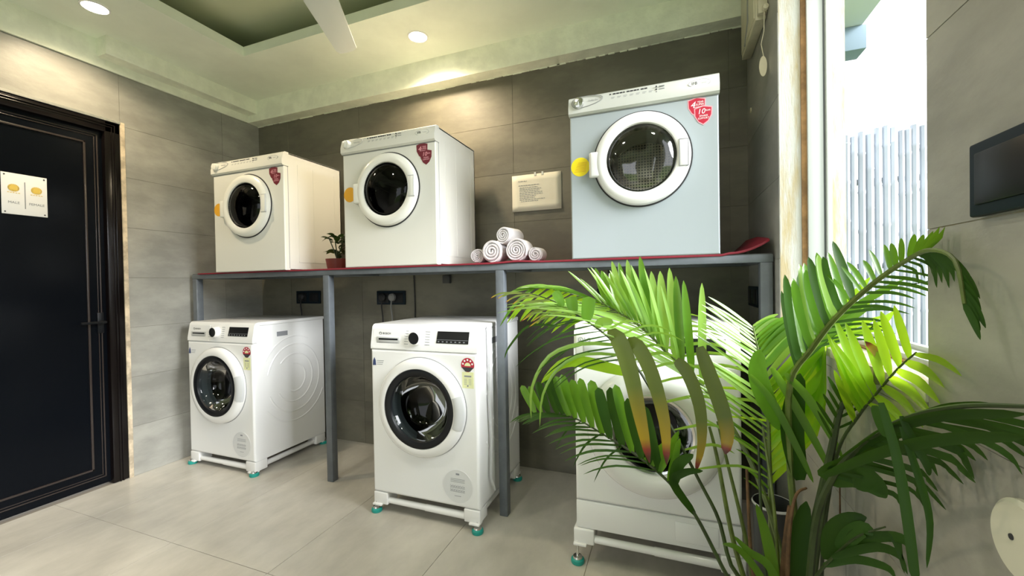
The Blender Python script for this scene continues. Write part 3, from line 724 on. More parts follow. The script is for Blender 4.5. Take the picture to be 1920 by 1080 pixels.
def make_dryer(label, loc, em, pm, panel_m, shield, spot, perf=False, rot=0, glass='glass', scale=(1, 1, 1), dk='ink_grey'):
    W, D, H = 0.612, 0.46, 0.726
    t = thing('tumble_dryer', label, 'dryer', loc, rot, 'tumble dryers in a row on the rack', scale)
    h = W / 2; zs = 0.640; cx, cz = 0.003, 0.415
    b = MB().box(-h + .004, -h + .010, .03, D, 0, H - .004).box(h - .010, h - .004, .03, D, 0, H - .004).box(-h + .004, h - .004, D - .006, D, 0, H - .004).box(-h + .004, h - .004, .02, D, H - .010, H - .003).box(-h + .004, h - .004, .03, D, 0, .006)
    b.build('body', em, t)
    sp = MB()
    sp.box(h - .0045, h - .0025, .10, .103, .05, H - .06).box(h - .0045, h - .0025, .22, .223, .05, H - .06).box(h - .0045, h - .0025, .40, .403, .05, H - .06).box(h - .0045, h - .0025, .10, .40, .05, .053)
    sp.build('side_crease', em, t, smooth=False)
    box(h - .005, h - .002, .028, .031, .012, zs + .01).build('side_seam', M['recess'], t, smooth=False)
    plate_hole(-h + .003, h - .003, 0, zs - .002, cx, cz, .150, depth=.034, edge=.006).build('front_panel', em, t)
    cp = MB().prism([(-.006, zs), (-.014, zs + .008), (-.014, zs + .035), (-.002, H - .008), (.010, H), (.035, H), (.035, zs)], 0, -h, h)
    cpo = cp.build('control_panel', panel_m, t, ang=28)
    box(-h + .004, h - .004, -.001, .03, zs - .004, zs, 0).build('panel_gap', M['recess'], t, smooth=False)
    def py(z): return -.014 + .012 * max(0, z - zs - .035) / (H - .008 - zs - .035)
    zc = zs + .050; yk = py(zc)
    # teardrop surround, knob
    td = MB(); pts = []
    for k in range(33):
        a = 2 * PI * k / 32; rx = .032 if math.cos(a) < 0 else .105
        pts.append((-.258 + rx * math.cos(a), py(zc + .024 * math.sin(a)) - .001, zc + .004 + .026 * math.sin(a) + .006 * max(0, math.cos(a))))
    td.tube(pts[:-1], .0016, 6, closed=True); td.build('dial_surround', M['recess'] if dk == 'ink' else M['plastic_grey'], t)
    kn = MB().lathe([(.024, -.004), (.024, .010), (.020, .020), (.010, .022), (0, .022)], (-.258, yk, zc), n=32).build('programme_knob', M['chrome'] if dk == 'ink' else pm, t)
    box(-.261, -.255, yk - .026, yk - .02, zc - .018, zc + .018, .001).build('knob_grip', M['chrome'] if dk == 'ink' else pm, kn)
    text('lettering', 'Turbo Dry', .010, M['ink_grey'], t, -.195, zc + .006, yk - .001, shear=.2)
    pr = MB()
    for k in range(11):
        x0 = -.125 + k * .0145; pr.box(x0, x0 + (.012 if k % 4 else .007), py(zs + .068) - .001, py(zs + .068) + .003, zs + .066, zs + .0715)
    pr.build('panel_print', M['ink'], t, smooth=False)
    pq = MB()
    for k in range(7): pq.box(-.118 + k * .026, -.102 + k * .026, py(zs + .055) - .001, py(zs + .055) + .003, zs + .052, zs + .054).box(-.118 + k * .026, -.106 + k * .026, py(zs + .05) - .001, py(zs + .05) + .003, zs + .047, zs + .0485)
    for k in range(3): pq.box(.078, .100, py(zs + .05) - .001, py(zs + .05) + .003, zs + .042 + k * .012, zs + .0438 + k * .012)
    pq.build('panel_print', M['ink_grey'], t, smooth=False)
    il = MB()
    for k in range(3): il.lathe([(0, .002), (.0032, .002), (.0032, -.002)], (.068, py(zs + .05), zs + .043 + k * .012), n=10)
    il.build('indicator_light', M['ink'], t)
    bg_ = MB(); bg_.add([(.232 + .040 * math.cos(2 * PI * k / 32), py(zs + .052) - .0035 - (0.0), zs + .050 + .0135 * math.sin(2 * PI * k / 32)) for k in range(32)] + [(.232 + .042 * math.cos(2 * PI * k / 32), py(zs + .052) + .003, zs + .050 + .0155 * math.sin(2 * PI * k / 32)) for k in range(32)], [list(range(32))] + [[k, k + 32, (k + 1) % 32 + 32, (k + 1) % 32] for k in range(32)])
    bgo = bg_.build('badge', M['white_ink'] if dk == 'ink' else pm, t)
    pts = [(.232 + .041 * math.cos(2 * PI * k / 32), py(zs + .052) - .003, zs + .050 + .0145 * math.sin(2 * PI * k / 32)) for k in range(32)]
    MB().tube(pts, .0009, 5, closed=True).build('badge_rim', M['recess'], bgo)
    text('lettering', 'IFB', .017, M['ink'], bgo, .214, zs + .050, py(zs + .052) - .0045)
    text('lettering', 'Turbo', .010, M['plastic_grey'], bgo, .248, zs + .050, py(zs + .052) - .0045)
    # door
    dd = MB().lathe([(.196, -.004), (.197, .010), (.192, .024), (.180, .032), (.160, .034), (.146, .030), (.140, .020)], (cx, 0, cz), n=80).build('door', pm, t)
    MB().lathe([(.203, -.001), (.203, .003), (.194, .003)], (cx, 0, cz), n=80).build('door_gap', M['black_soft'], dd)
    MB().lathe([(.142, .024), (.138, .016), (.132, .006), (.128, -.02)], (cx, 0, cz), n=64).build('inner_ring', M['chrome'] if perf else M['drum'], dd)
    MB().lathe([(.140, .016), (.125, .030), (.095, .042), (.05, .048), (0, .05)], (cx, 0, cz), n=64).build('door_glass', M[glass], dd)
    hg = box(cx - .214, cx - .150, -.031, -.004, cz - .062, cz + .048, .008, 3).build('hinge_cover', pm, dd)
    box(cx - .218, cx - .208, -.024, .0, cz - .060, cz + .046, .003, 2).build('hinge_leaf', pm, hg)
    hn = MB()
    for s in ((.150, .153), (.183, .186)): hn.box(cx + s[0], cx + s[1], -.036, -.026, cz - .055, cz + .055, .001)
    hn.box(cx + .150, cx + .186, -.036, -.026, cz + .052, cz + .055, .001).box(cx + .150, cx + .186, -.036, -.026, cz - .055, cz - .052, .001)
    hn.build('handle_outline', M['recess'] if dk == 'ink' else M['plastic_grey'], dd)
    box(cx + .153, cx + .184, -.0355, -.028, cz - .052, cz + .052, .002).build('door_handle', pm, dd)
    drum_parts(t, cx, cz, .146, .045, .30, perf)
    if perf:
        MB().lathe([(.145, -.05), (.172, -.10), (.174, -.33)], (cx, 0, cz), n=30, a0=-2.7, a1=-0.45).build('perforated_drum_wall', M['perf'], t)
    # stickers
    MB().lathe([(0, .0012), (.0415, .0012), (.042, 0)], (-.258, 0, .412), n=36).build('round_sticker', spot, t, label='yellow round sticker' if spot is M['yellow'] else 'orange round sticker')
    if spot is M['yellow']:
        ss = MB()
        for k in range(7): ss.box(-.285 + k * .003, -.235 + k * .001, -.0018, 0, .390 + k * .0065, .3915 + k * .0065)
        ss.build('sticker_print', M['orange'], t, smooth=False)
    def shieldp(cx_, cz_, s, y, m, nm='warranty_sticker', par=t):
        out = [(-.5, .42), (0, .55), (.5, .42), (.48, -.05), (.28, -.42), (0, -.62), (-.28, -.42), (-.48, -.05)]
        return MB().prism([(cx_ + p[0] * s, cz_ + p[1] * s) for p in out], 1, y, 0.0).build(nm, m, par, smooth=False)
    edge = M['pink'] if shield is M['red'] else M['maroon']
    a = shieldp(.222, .602, .068, -.0008, edge); shieldp(.222, .602, .060, -.0012, shield, 'sticker_face', a)
    b2 = shieldp(.246, .565, .068, -.0016, edge); shieldp(.246, .565, .060, -.0020, shield, 'sticker_face', b2)
    ik = M['white_ink'] if shield is M['red'] else M['pink']
    text('lettering', '4', .036, ik, a, .207, .608, -.0016, shear=.25); text('lettering', 'YEAR', .010, ik, a, .236, .618, -.0016)
    text('lettering', 'SUPER', .011, ik, a, .234, .608, -.0016); text('lettering', 'WARRANTY', .0065, ik, a, .230, .598, -.0016)
    text('lettering', '10', .030, ik, b2, .238, .578, -.0024, shear=.2); text('lettering', 'YEAR', .009, ik, b2, .262, .580, -.0024)
    text('lettering', 'SPARES', .010, ik, b2, .247, .560, -.0024); text('lettering', 'SUPPORT', .010, ik, b2, .247, .550, -.0024)
    return t
make_dryer('cream-white dryer at left end of rack, half covering the room corner', (-2.462, 1.838, DZ0), M['enamel_warm'], M['plastic_warm'], M['enamel_warm'], M['maroon'], M['orange'], scale=(1.025, 1, 0.985))
make_dryer('white dryer in the middle of the rack with orange sticker beside its glass door', (-1.4175, 1.862, DZ0), M['enamel_warm'], M['plastic_warm'], M['enamel_warm'], M['maroon'], M['orange'])
make_dryer('silver-grey dryer at right end of rack with bright yellow round sticker', (-0.103, 1.862, DZ0), M['silver'], M['plastic'], M['silver_panel'], M['red'], M['yellow'], perf=True, glass='glass_clear', scale=(1.008, 1, 1.012), dk='ink')

# ------------------------------------------------------------------ towels
def towel(px, py, rpx, Y, L, label, turns=3.6, sq=1.0, tilt=0.0, yaw=0.0, lift=None):
    c = at(px, py, Y); e = at(px + rpx, py, Y); r = (e - c).length
    z = c.z if lift is None else lift + r * sq
    t = thing('rolled_towel', label, 'towel', (c.x, Y, z), yaw, 'rolled white towels on the rack')
    n = int(turns * 26); th = r / (turns + .35)
    outer, inner = [], []
    for k in range(n + 1):
        a = -2 * PI * turns * k / n + tilt
        rc = th * .3 + (r - th * .42 - th * .3) * k / n
        wob = 1 + .03 * math.sin(a * 2.3 + px)
        hw = th * .40
        if k > n - 4: hw *= (n - k + 1) / 4
        outer.append(((rc + hw) * wob * math.cos(a), (rc + hw) * wob * math.sin(a) * sq)); inner.append(((rc - hw) * wob * math.cos(a), (rc - hw) * wob * math.sin(a) * sq))
    vs = []; m = len(outer)
    ring_y = [(0.010, .86), (0.002, .55), (0.0, 0.0), (0.0, 0.0)]
    secs = [(0.008, 1.0), (L - .008, 1.0)]
    for y, s in ((0.0, .55), (0.006, 1.0), (L / 2, 1.0), (L - .006, 1.0), (L, .55)):
        for o_, i_ in zip(outer, inner):
            mx, mz = (o_[0] + i_[0]) / 2, (o_[1] + i_[1]) / 2
            vs.append((mx + (o_[0] - mx) * s, y, mz + (o_[1] - mz) * s)); vs.append((mx + (i_[0] - mx) * s, y, mz + (i_[1] - mz) * s))
    fs = []; R_ = 2 * m
    for q in range(4):
        for k in range(m - 1):
            a = q * R_ + 2 * k
            fs.append([a, a + 2, a + 2 + R_, a + R_]); fs.append([a + 1, a + 1 + R_, a + 3 + R_, a + 3])
    for k in range(m - 1):
        fs.append([2 * k, 2 * k + 1, 2 * k + 3, 2 * k + 2]); a = 4 * R_ + 2 * k; fs.append([a, a + 2, a + 3, a + 1])
    for q in range(4):
        a = q * R_ + R_ - 2; fs.append([a, a + 1, a + 1 + R_, a + R_])
    MB().add(vs, fs).build('towel_roll', M['towel'], t)
    # terry core filling the small gaps between the turns
    MB().lathe([(0, -.012), (r * .9, -.012), (r * .93, -(L - .012)), (0, -(L - .012))], (0, 0, 0), (0, -1, 0), n=28).build('inner_fold', M['towel'], t)
    return t
tz = DZ0
towel(894, 480, 13.5, 1.95, .10, 'small rolled towel at left end of the pile beside the white dryer', 4.2, lift=tz)
towel(921, 471, 21, 1.93, .12, 'large rolled towel left of centre in the bottom row of the pile', 3.4, lift=tz, tilt=.8)
towel(967, 469, 22, 1.93, .12, 'large rolled towel right of centre in the bottom row of the pile', 4.4, lift=tz, tilt=2.0)
towel(942, 440.5, 16.0, 1.95, .15, 'rolled towel lying on top of the pile', 3.6, tilt=1.3, yaw=-.18)
towel(1003, 474, 14.0, 1.95, .10, 'small rolled towel at right end of the pile towards the grey dryer', 2.8, lift=tz, tilt=.4)

# potted plant between the dryers
pp = thing('potted_plant', 'small dark leafy plant in ribbed red pot between the two white dryers', 'plant', (-1.925, 2.02, DZ0))
pm_ = MB(); pf = []
for z, r in ((0, .058), (.058, .068), (.066, .070), (.066, .060), (.055, .056), (.055, 0)):
    for k in range(48):
        a = 2 * PI * k / 48; rr = r * (1 + (.03 if (k % 4 < 2 and r > .055 and z < .066) else 0)); pf.append((rr * math.cos(a), rr * math.sin(a), z))
pm_.add(pf, [[i * 48 + k, i * 48 + (k + 1) % 48, (i + 1) * 48 + (k + 1) % 48, (i + 1) * 48 + k] for i in range(5) for k in range(48)]); pm_.build('pot', M['pot_red'], pp)
random.seed(5)
for k in range(5):
    a = k * 1.3; MB().tube([(0, 0, .05), (.02 * math.cos(a), .02 * math.sin(a), .12), (.045 * math.cos(a), .045 * math.sin(a), .17 + .02 * (k % 2))], .003, 6).build('stem', M['stem_dark'], pp)

def blade(base, d, L, W, wdir, droop=0.0, fold=0.25, seg=6, shape=(0.45, 0.75), curl=None):
    """one leaf blade: 3 verts across, pointed, arching by droop"""
    base = Vector(base); d = Vector(d).normalized(); wdir = (Vector(wdir) - d * Vector(wdir).dot(d)).normalized(); nrm = d.cross(wdir)
    vs = []; uv = []; fs = []
    pk = (shape[0] / (shape[0] + shape[1])); nf = (pk ** shape[0]) * ((1 - pk) ** shape[1])
    for i in range(seg + 1):
        s = i / seg
        p = base + d * (L * s) + Vector((0, 0, -1)) * (droop * L * s * s)
        if curl: p += Vector(curl) * (L * s * s)
        w = W / 2 * ((s + .02) ** shape[0]) * ((1 - s) ** shape[1] if s < 1 else 0) / nf
        w = max(w, W * .02)
        vs += [p - wdir * w + nrm * w * fold, p, p + wdir * w + nrm * w * fold]; uv += [(s, 0), (s, .5), (s, 1)]
    for i in range(seg):
        a = i * 3; fs += [[a, a + 1, a + 4, a + 3], [a + 1, a + 2, a + 5, a + 4]]
    m = MB(); m.add(vs, fs); m.uv = uv
    return m
for k in range(34):
    a = random.uniform(0, 2 * PI); z = random.uniform(.075, .21); rr = random.uniform(.0, .035)
    d = Vector((math.cos(a), math.sin(a), random.uniform(-.2, .8)))
    blade((rr * math.cos(a), rr * math.sin(a), z), d, random.uniform(.06, .09), random.uniform(.030, .042), Vector((-math.sin(a), math.cos(a), .2)), .3, shape=(.6, .5)).build('leaf', M['leaf_small'], pp)

# ------------------------------------------------------------------ wall fittings
def paper():
    t = thing('notice_sheet', 'printed white notice taped to the tiled wall beside the silver dryer', 'notice', (-0.7435, YB - 0.0112, 1.705), 0)
    p = MB(); n = 8; vs = []
    for j in range(7):
        for i in range(n + 1):
            u, v = i / n - .5, j / 6 - .5; vs.append((u * .314, -.001 - .004 * (abs(v) * 2) ** 3 * (1 if v < 0 else .2), v * .225))
    p.add(vs, [[j * 9 + i, j * 9 + i + 1, j * 9 + i + 10, j * 9 + i + 9] for j in range(6) for i in range(n)])
    o = p.build('sheet', M['paper'], t); sd = o.modifiers.new('t', 'SOLIDIFY'); sd.thickness = .0005
    random.seed(3)
    tl = MB()
    rows = [(.074, -.115, -.06), (.048, -.115, .022)] + [(.034 - k * .0105, -.108 + (.008 if k > 7 else 0), random.uniform(-.01, .07)) for k in range(9)]
    for z, x0, x1 in rows:
        x = x0
        while x < x1:
            w = random.uniform(.006, .018); tl.box(x, min(x + w, x1), -.0022 - .0008, -.0018 - .0006, z - .0017, z + .0017); x += w + .004
    tl.build('printed_lines', M['ink_grey'], t, smooth=False, kind='stuff')
    for dx in (-.012, .035): box(dx, dx + .012, -.004, -.001, .103, .122).build('tape', M['clear'], t, smooth=False)
paper()

def socket(label, loc, rotz, plugs, w=.24, h=.097):
    t = thing('socket_plate', label, 'power socket', loc, rotz)
    box(-w / 2, w / 2, -.012, 0, -h / 2, h / 2, .003).build('plate', M['switch'], t)
    for sx in (-1, 1):
        box(sx * w / 4 - .045, sx * w / 4 + .045, -.015, -.010, -.034, .034, .002).build('module', M['black'], t)
    for (px_, m) in plugs:
        p = MB().lathe([(.028, .012), (.026, .032), (.014, .042), (0, .043)], (px_, 0, .004), n=20).build('plug', m, t)
        MB().tube([(px_, -.03, -.015), (px_, -.036, -.06), (px_ + .004, -.03, -.13), (px_, -.02, -.28)], .005, 8).build('cord', m, p)
    return t
YW = YB - 0.0105
socket('black double socket with two plugs on back wall behind the centre washer', (-1.824, YW, 1.063), 0, [(-.06, M['black_soft']), (.02, M['plug'])])
socket('black double socket on dim back wall above the far left washer', (-2.59, YW, 1.07), 0, [(-.05, M['black_soft'])])
socket('black double socket on back wall above the right washer, under the rack', (-0.262, YW, 1.063), 0, [(-.06, M['black_soft'])])
socket('black socket on the shaded right wall inside the alcove', (XR - .0012, 2.255, 1.067), -PI / 2, [])
socket('large dark switch plate on the right wall at the picture edge', (XR - .0012, 0.62, 1.276), -PI / 2, [])
for i, (x, z0, z1, lb) in enumerate(((-1.632, 1.245, 0.75, 'thin black cable hanging down the back wall beside the double socket'), (-0.318, 1.245, 1.10, 'short black cable running from the rack to the right-hand socket'))):
    tag(MB().tube([(x, YW - .005, z0), (x + .004, YW - .005, (z0 + z1) / 2), (x - .004, YW - .005, z1)], .0045, 8).build('power_cable', M['cable']), lb, 'cable')
br = tag(MB().box(-1.395, -1.343, YW - .03, YW, 1.158, 1.212, .003).build('wall_bracket', M['steel_dark']), 'small dark metal bracket on back wall below the middle dryer', 'bracket')
# drain hose beside the centre washer
tag(MB().tube([(-0.806, 1.80, .95), (-0.804, 1.805, .80), (-0.807, 1.80, .60), (-0.804, 1.81, .42), (-0.806, 1.80, .22), (-0.803, 1.84, .14)], .006, 8).build('drain_hose', M['plastic_grey']), 'thin grey hose hanging between the centre washer and rack post', 'hose')

cp_ = thing('cover_plate', 'round white cover with centre screw on right wall at picture edge', 'cover plate', (XR - .001, 0.662, 0.833), -PI / 2)
MB().lathe([(.049, -.001), (.049, .006), (.044, .010), (0, .011)], n=48).build('cap', M['ceramic'], cp_)
MB().lathe([(0, .0125), (.0035, .012), (.004, .010)], (-.008, 0, .002), n=16).build('screw', M['ink'], cp_)

# cream wall unit high in the alcove
ac = thing('wall_unit', 'aged cream plastic unit mounted high on the alcove side wall beside the window', 'wall unit', (0, 0, 0))
MB().box(0.354, 0.3935, 1.97, 2.30, 2.222, 2.60, .003).build('housing', M['cream'], ac)
box(0.350, 0.356, 1.985, 2.285, 2.240, 2.60, .001).build('front_cover', M['cream'], ac)
MB().prism([(2.10, 2.60), (2.10, 2.30), (2.19, 2.232), (2.20, 2.236), (2.12, 2.31), (2.12, 2.60)], 0, 0.3475, 0.351).build('groove', M['recess'], ac, smooth=False)
box(0.360, 0.3935, 1.945, 1.972, 2.235, 2.60, .003).build('end_cover', M['cream'], ac)
MB().lathe([(0, .012), (.010, .010), (.014, 0), (.010, -.01), (0, -.012)], (.384, 1.935, 2.248), n=16).build('switch_knob', M['cream'], ac)
tg = thing('hanging_tag', 'oval cream tag on a cord hanging from the wall unit', 'tag', (0.374, 1.94, 2.055))
pts = [(.008, .0, .21), (.006, 0, .17), (.004, -.002, .10), (-.006, 0, .05), (.002, 0, .0)]
MB().tube(pts, .0018, 6).build('cord', M['cream'], tg)
MB().add([( .014 * math.cos(2 * PI * k / 28), y, -.040 + .041 * math.sin(2 * PI * k / 28)) for y in (-.0015, .0015) for k in range(28)], [list(range(28)), list(range(28, 56))] + [[k, k + 28, (k + 1) % 28 + 28, (k + 1) % 28] for k in range(28)]).build('disc', M['cream'], tg)
tag(MB().lathe([(0, .004), (.012, .003), (.013, 0)], (XR - .001, 2.32, 1.98), (-1, 0, 0), 20).build('wall_plug', M['cream']), 'tiny cream wall plug cap on the alcove side wall', 'cap')

# bin behind the palm
bn = thing('waste_bin', 'dark grey cylindrical bin behind the palm stems by the wall', 'bin', (0.325, 1.60, 0), scale=(.82, .82, 1))
MB().lathe([(0, .004), (.060, .004), (.063, 0), (.074, .385), (.077, .39), (.072, .395), (.06, .02)], ax=(0, 0, 1), n=40).build('body', M['darkbin'], bn)
MB().lathe([(.0745, .386), (.078, .390), (.0745, .396), (.072, .392)], ax=(0, 0, 1), n=40).build('rim', M['plastic_grey'], bn)
# ------------------------------------------------------------------ palm in the foreground
palm = thing('potted_palm', 'large bushy green palm spreading in front of the right washer and window', 'palm', (0.19, 1.20, 0))
PO = Vector((0.19, 1.20, 0))
MB().lathe([(0, .02), (.105, .02), (.115, 0), (.150, .25), (.158, .26), (.150, .27), (.140, .26), (.13, .20)], ax=(0, 0, 1), n=48).build('pot', M['darkbin'], palm)
MB().lathe([(0, .225), (.134, .22)], ax=(0, 0, 1), n=32).build('soil', M['soil'], palm)
random.seed(11)
def smooth_path(P, n):
    """Catmull-Rom through the control points"""
    out = []; N = len(P) - 1
    for i in range(n + 1):
        t = i / n * N; k = min(int(t), N - 1); u = t - k
        p0, p1, p2, p3 = P[max(k - 1, 0)], P[k], P[k + 1], P[min(k + 2, N)]
        out.append(0.5 * ((2 * p1) + (p2 - p0) * u + (2 * p0 - 5 * p1 + 4 * p2 - p3) * u * u + (3 * p1 - p0 - 3 * p2 + p3) * u ** 3))
    return out
def clampx(p):
    p = Vector(p); lim = XR - 0.012
    if p.y < WY0 + .02 or p.z < WZ0 + .03: p.x = min(p.x, lim)
    return p
def ribbon(P, W, face, m, parent, seg=9, shape=(0.5, 0.6), fold=0.22, name='leaflet', twist=0.0, into=None):
    """leaf blade along a path; face 0 = broad side towards the room's middle, 1 = edge-on"""
    c = smooth_path([clampx(p) for p in P], seg)
    pk = shape[0] / (shape[0] + shape[1]); nf = (pk ** shape[0]) * ((1 - pk) ** shape[1])
    vs, uv, fs = [], [], []
    for i, p in enumerate(c):
        s = i / seg; d = (c[min(i + 1, seg)] - c[max(i - 1, 0)]).normalized()
        a = d.cross((p - CAM).normalized()).normalized(); b = d.cross(a)
        f = (face + twist * s) * PI / 2
        w_ = a * math.cos(f) + b * math.sin(f); nn = d.cross(w_)
        w = W / 2 * ((s + .02) ** shape[0]) * ((1 - s) ** shape[1] if s < 1 else 0) / nf; w = max(w, W * .03)
        for q in (p - w_ * w + nn * w * fold, p, p + w_ * w + nn * w * fold): vs.append(clampx(q) - PO)
        uv += [(s, 0), (s, .5), (s, 1)]
    for i in range(seg):
        a = i * 3; fs += [[a, a + 1, a + 4, a + 3], [a + 1, a + 2, a + 5, a + 4]]
    if into is not None:
        into.add(vs, fs); into.uv += uv; return
    mb = MB(); mb.add(vs, fs); mb.uv = uv
    return mb.build(name, m, parent, ang=180)
def frond(pts, r0, r1, sm, sides=(), leaves=(), name='frond', label=None):
    P = [clampx(at(*p)) for p in pts]; n = 40; c = smooth_path(P, n)
    fo = MB().tube([q - PO for q in c], [r0 + (r1 - r0) * i / n for i in range(n + 1)], 6).build(name, M[sm], palm, label=label)
    for sd in sides:
        k = int(sd['n'] * 1.3); thin = MB() if sd['W'] < .0125 else None
        for i in range(k):
            u = i / max(1, k - 1); t = sd['t'][0] + (sd['t'][1] - sd['t'][0]) * u + random.uniform(-.006, .006)
            j = t * n; a = max(0, min(n - 1, int(j))); p = c[a].lerp(c[a + 1], j - a)
            v0, v1 = sd['v']; J = sd.get('j', .12)
            v = [v0[q] + (v1[q] - v0[q]) * u for q in range(3)]
            L = 1 + random.uniform(-J, J)
            # pixel step -> metres at that depth, across the view
            dist = (p - CAM).dot(CF); s = dist / FPX
            d = CR * (v[0] * s) - CU * (v[1] * s) + Vector((0, v[2], 0))
            d = d * L + Vector((random.uniform(-1, 1), random.uniform(-1, 1), random.uniform(-1, 1))) * d.length * .05
            dr = sd.get('droop', .1) * d.length
            mid = p + d * .5 - Vector((0, 0, dr * .15)); q2 = p + d * .8 - Vector((0, 0, dr * .55)); e = p + d - Vector((0, 0, dr))
            W = sd['W'] * .84 * random.uniform(.85, 1.12) * (1 - .25 * abs(2 * u - .8))
            mm = sd['m']; mm = mm if isinstance(mm, str) else random.choice(mm)
            ribbon([p, mid, q2, e], W, sd.get('face', 0) + random.uniform(-.12, .12), M[mm], fo, seg=8, shape=sd.get('shape', (.4, .8)), into=thin)
        if thin: thin.build('fine_leaflets', M[sd['m'] if isinstance(sd['m'], str) else sd['m'][0]], fo, ang=180, kind='stuff')
    for lf in leaves:
        path, W, mm, face = lf[:4]
        ribbon([at(*q) for q in path], W, face, M[mm], fo, seg=12, shape=lf[4] if len(lf) > 4 else (.35, .6), twist=lf[5] if len(lf) > 5 else 0)
    return fo
# A: the long bright frond arching over the right washer
frond([(1478, 1125, 1.2), (1455, 1000, 1.24), (1405, 860, 1.3), (1335, 745, 1.36), (1256, 667, 1.40), (1205, 616, 1.43), (1154, 583, 1.45), (1100, 556, 1.47), (1040, 541, 1.48), (990, 540, 1.48)], .0075, .002, 'stem', [
    dict(t=(.36, .70), n=12, v=((-8, -190, .02), (-28, -66, .03)), W=.036, m=['leaf_pale', 'leaf_pale', 'leaf'], droop=.0, face=.1, shape=(.4, .7)),
    dict(t=(.42, .72), n=9, v=((-40, -170, -.04), (-60, -60, .0)), W=.022, m='leaf_pale', droop=.05, face=.5),
    dict(t=(.72, 1.0), n=9, v=((-95, -42, .03), (-45, 10, .02)), W=.016, m=['leaf_pale', 'leaf'], droop=.15, face=.3),
    dict(t=(.34, .72), n=20, v=((-150, -120, -.10), (-170, -15, -.08)), W=.013, m='leaf_pale', droop=.12, face=.55, j=.2),
    dict(t=(.68, .98), n=12, v=((-90, 25, -.04), (-50, 45, -.04)), W=.020, m=['leaf', 'leaf_lime'], droop=.25, face=.3),
    dict(t=(.30, .58), n=9, v=((140, -5, -.05), (120, -60, -.05)), W=.014, m=['leaf_lime', 'leaf_pale'], droop=.3, face=.4),
])
# B: ageing frond with hanging olive leaflets
frond([(1440, 1125, 1.12), (1375, 1068, 1.13), (1348, 975, 1.16), (1313, 905, 1.18), (1258, 800, 1.2), (1202, 700, 1.22), (1164, 654, 1.24), (1123, 618, 1.26), (1083, 591, 1.28), (1054, 572, 1.3), (1001, 552, 1.32), (958, 549, 1.33)], .006, .0015, 'stem_dark', [
    dict(t=(.74, 1.0), n=8, v=((-90, 5, .0), (-40, -3, .0)), W=.010, m=['leaf_old', 'leaf_pale'], droop=.3, face=.2),
    dict(t=(.50, .74), n=8, v=((-150, 5, .0), (-120, 20, .0)), W=.007, m=['leaf_dark', 'leaf_pale'], droop=.35, face=.3, j=.3),
    dict(t=(.30, .62), n=9, v=((130, -40, -.02), (100, -60, -.02)), W=.012, m=['leaf_pale', 'leaf'], droop=.4, face=.3, j=.25),
], [
    ([(1142, 632, 1.2), (1158, 634, 1.19), (1180, 690, 1.18), (1200, 780, 1.17), (1218, 868, 1.16)], .046, 'leaf_old', .05, (.3, .55)),
    ([(1178, 644, 1.2), (1195, 648, 1.19), (1222, 700, 1.18), (1246, 790, 1.17), (1250, 872, 1.16)], .040, 'leaf_old', .1, (.3, .55)),
    ([(1268, 675, 1.2), (1290, 700, 1.19), (1312, 760, 1.18), (1316, 830, 1.18), (1304, 886, 1.17)], .034, 'leaf_old', .15, (.3, .7)),
    ([(1312, 650, 1.2), (1330, 700, 1.19), (1352, 760, 1.18), (1364, 810, 1.17), (1360, 852, 1.16)], .038, 'leaf_old', .1, (.3, .4)),
    ([(1190, 702, 1.2), (1140, 690, 1.2), (1085, 678, 1.2), (1050, 685, 1.2), (1015, 718, 1.2)], .034, 'leaf_lime', .15, (.45, .6)),
    ([(1164, 648, 1.2), (1090, 645, 1.19), (1030, 668, 1.18), (998, 725, 1.17), (996, 785, 1.17)], .012, 'leaf_pale', .2),
    ([(1180, 668, 1.2), (1100, 664, 1.19), (1048, 690, 1.18), (1018, 740, 1.17), (1012, 800, 1.17)], .010, 'leaf_pale', .2),
    ([(1098, 601, 1.26), (1101, 590, 1.26), (1105, 556, 1.26)], .040, 'leaf', .0, (.5, .12)),
    ([(1078, 588, 1.27), (1074, 575, 1.27), (1070, 556, 1.27)], .036, 'leaf', .0, (.5, .15)),
    ([(1055, 575, 1.28), (1048, 560, 1.28), (1040, 546, 1.28)], .030, 'leaf', .1, (.5, .3)),
    ([(1119, 614, 1.25), (1128, 603, 1.25), (1150, 604, 1.25)], .026, 'leaf_pale', .1, (.4, .4)),
    ([(1040, 610, 1.3), (990, 612, 1.3), (955, 650, 1.3), (946, 672, 1.3)], .008, 'leaf_dark', .1),
])
# C: dark frond low on the left
frond([(1400, 1130, 1.08), (1366, 1085, 1.10), (1302, 963, 1.15), (1249, 899, 1.18), (1191, 852, 1.22), (1132, 815, 1.26), (1080, 785, 1.3), (1040, 775, 1.32), (1000, 774, 1.34)], .0055, .0015, 'stem_dark', [
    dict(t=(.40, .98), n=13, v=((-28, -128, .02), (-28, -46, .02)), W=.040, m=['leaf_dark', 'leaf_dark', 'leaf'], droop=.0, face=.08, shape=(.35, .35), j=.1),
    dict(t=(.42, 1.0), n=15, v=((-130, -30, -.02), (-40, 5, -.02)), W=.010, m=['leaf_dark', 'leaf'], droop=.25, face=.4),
    dict(t=(.34, .46), n=4, v=((10, -110, -.03), (60, -60, -.03)), W=.030, m='leaf', droop=.1, face=.3),
    dict(t=(.55, .72), n=3, v=((-45, 20, -.03), (-45, 15, -.03)), W=.008, m='leaf_dark', droop=.6, face=.2),
], [
    ([(1302, 963, 1.15), (1262, 905, 1.13), (1285, 885, 1.12), (1318, 883, 1.12)], .022, 'leaf_dark', .2),
    ([(1262, 908, 1.14), (1272, 870, 1.13), (1300, 852, 1.12)], .03, 'leaf_dark', .2),
])
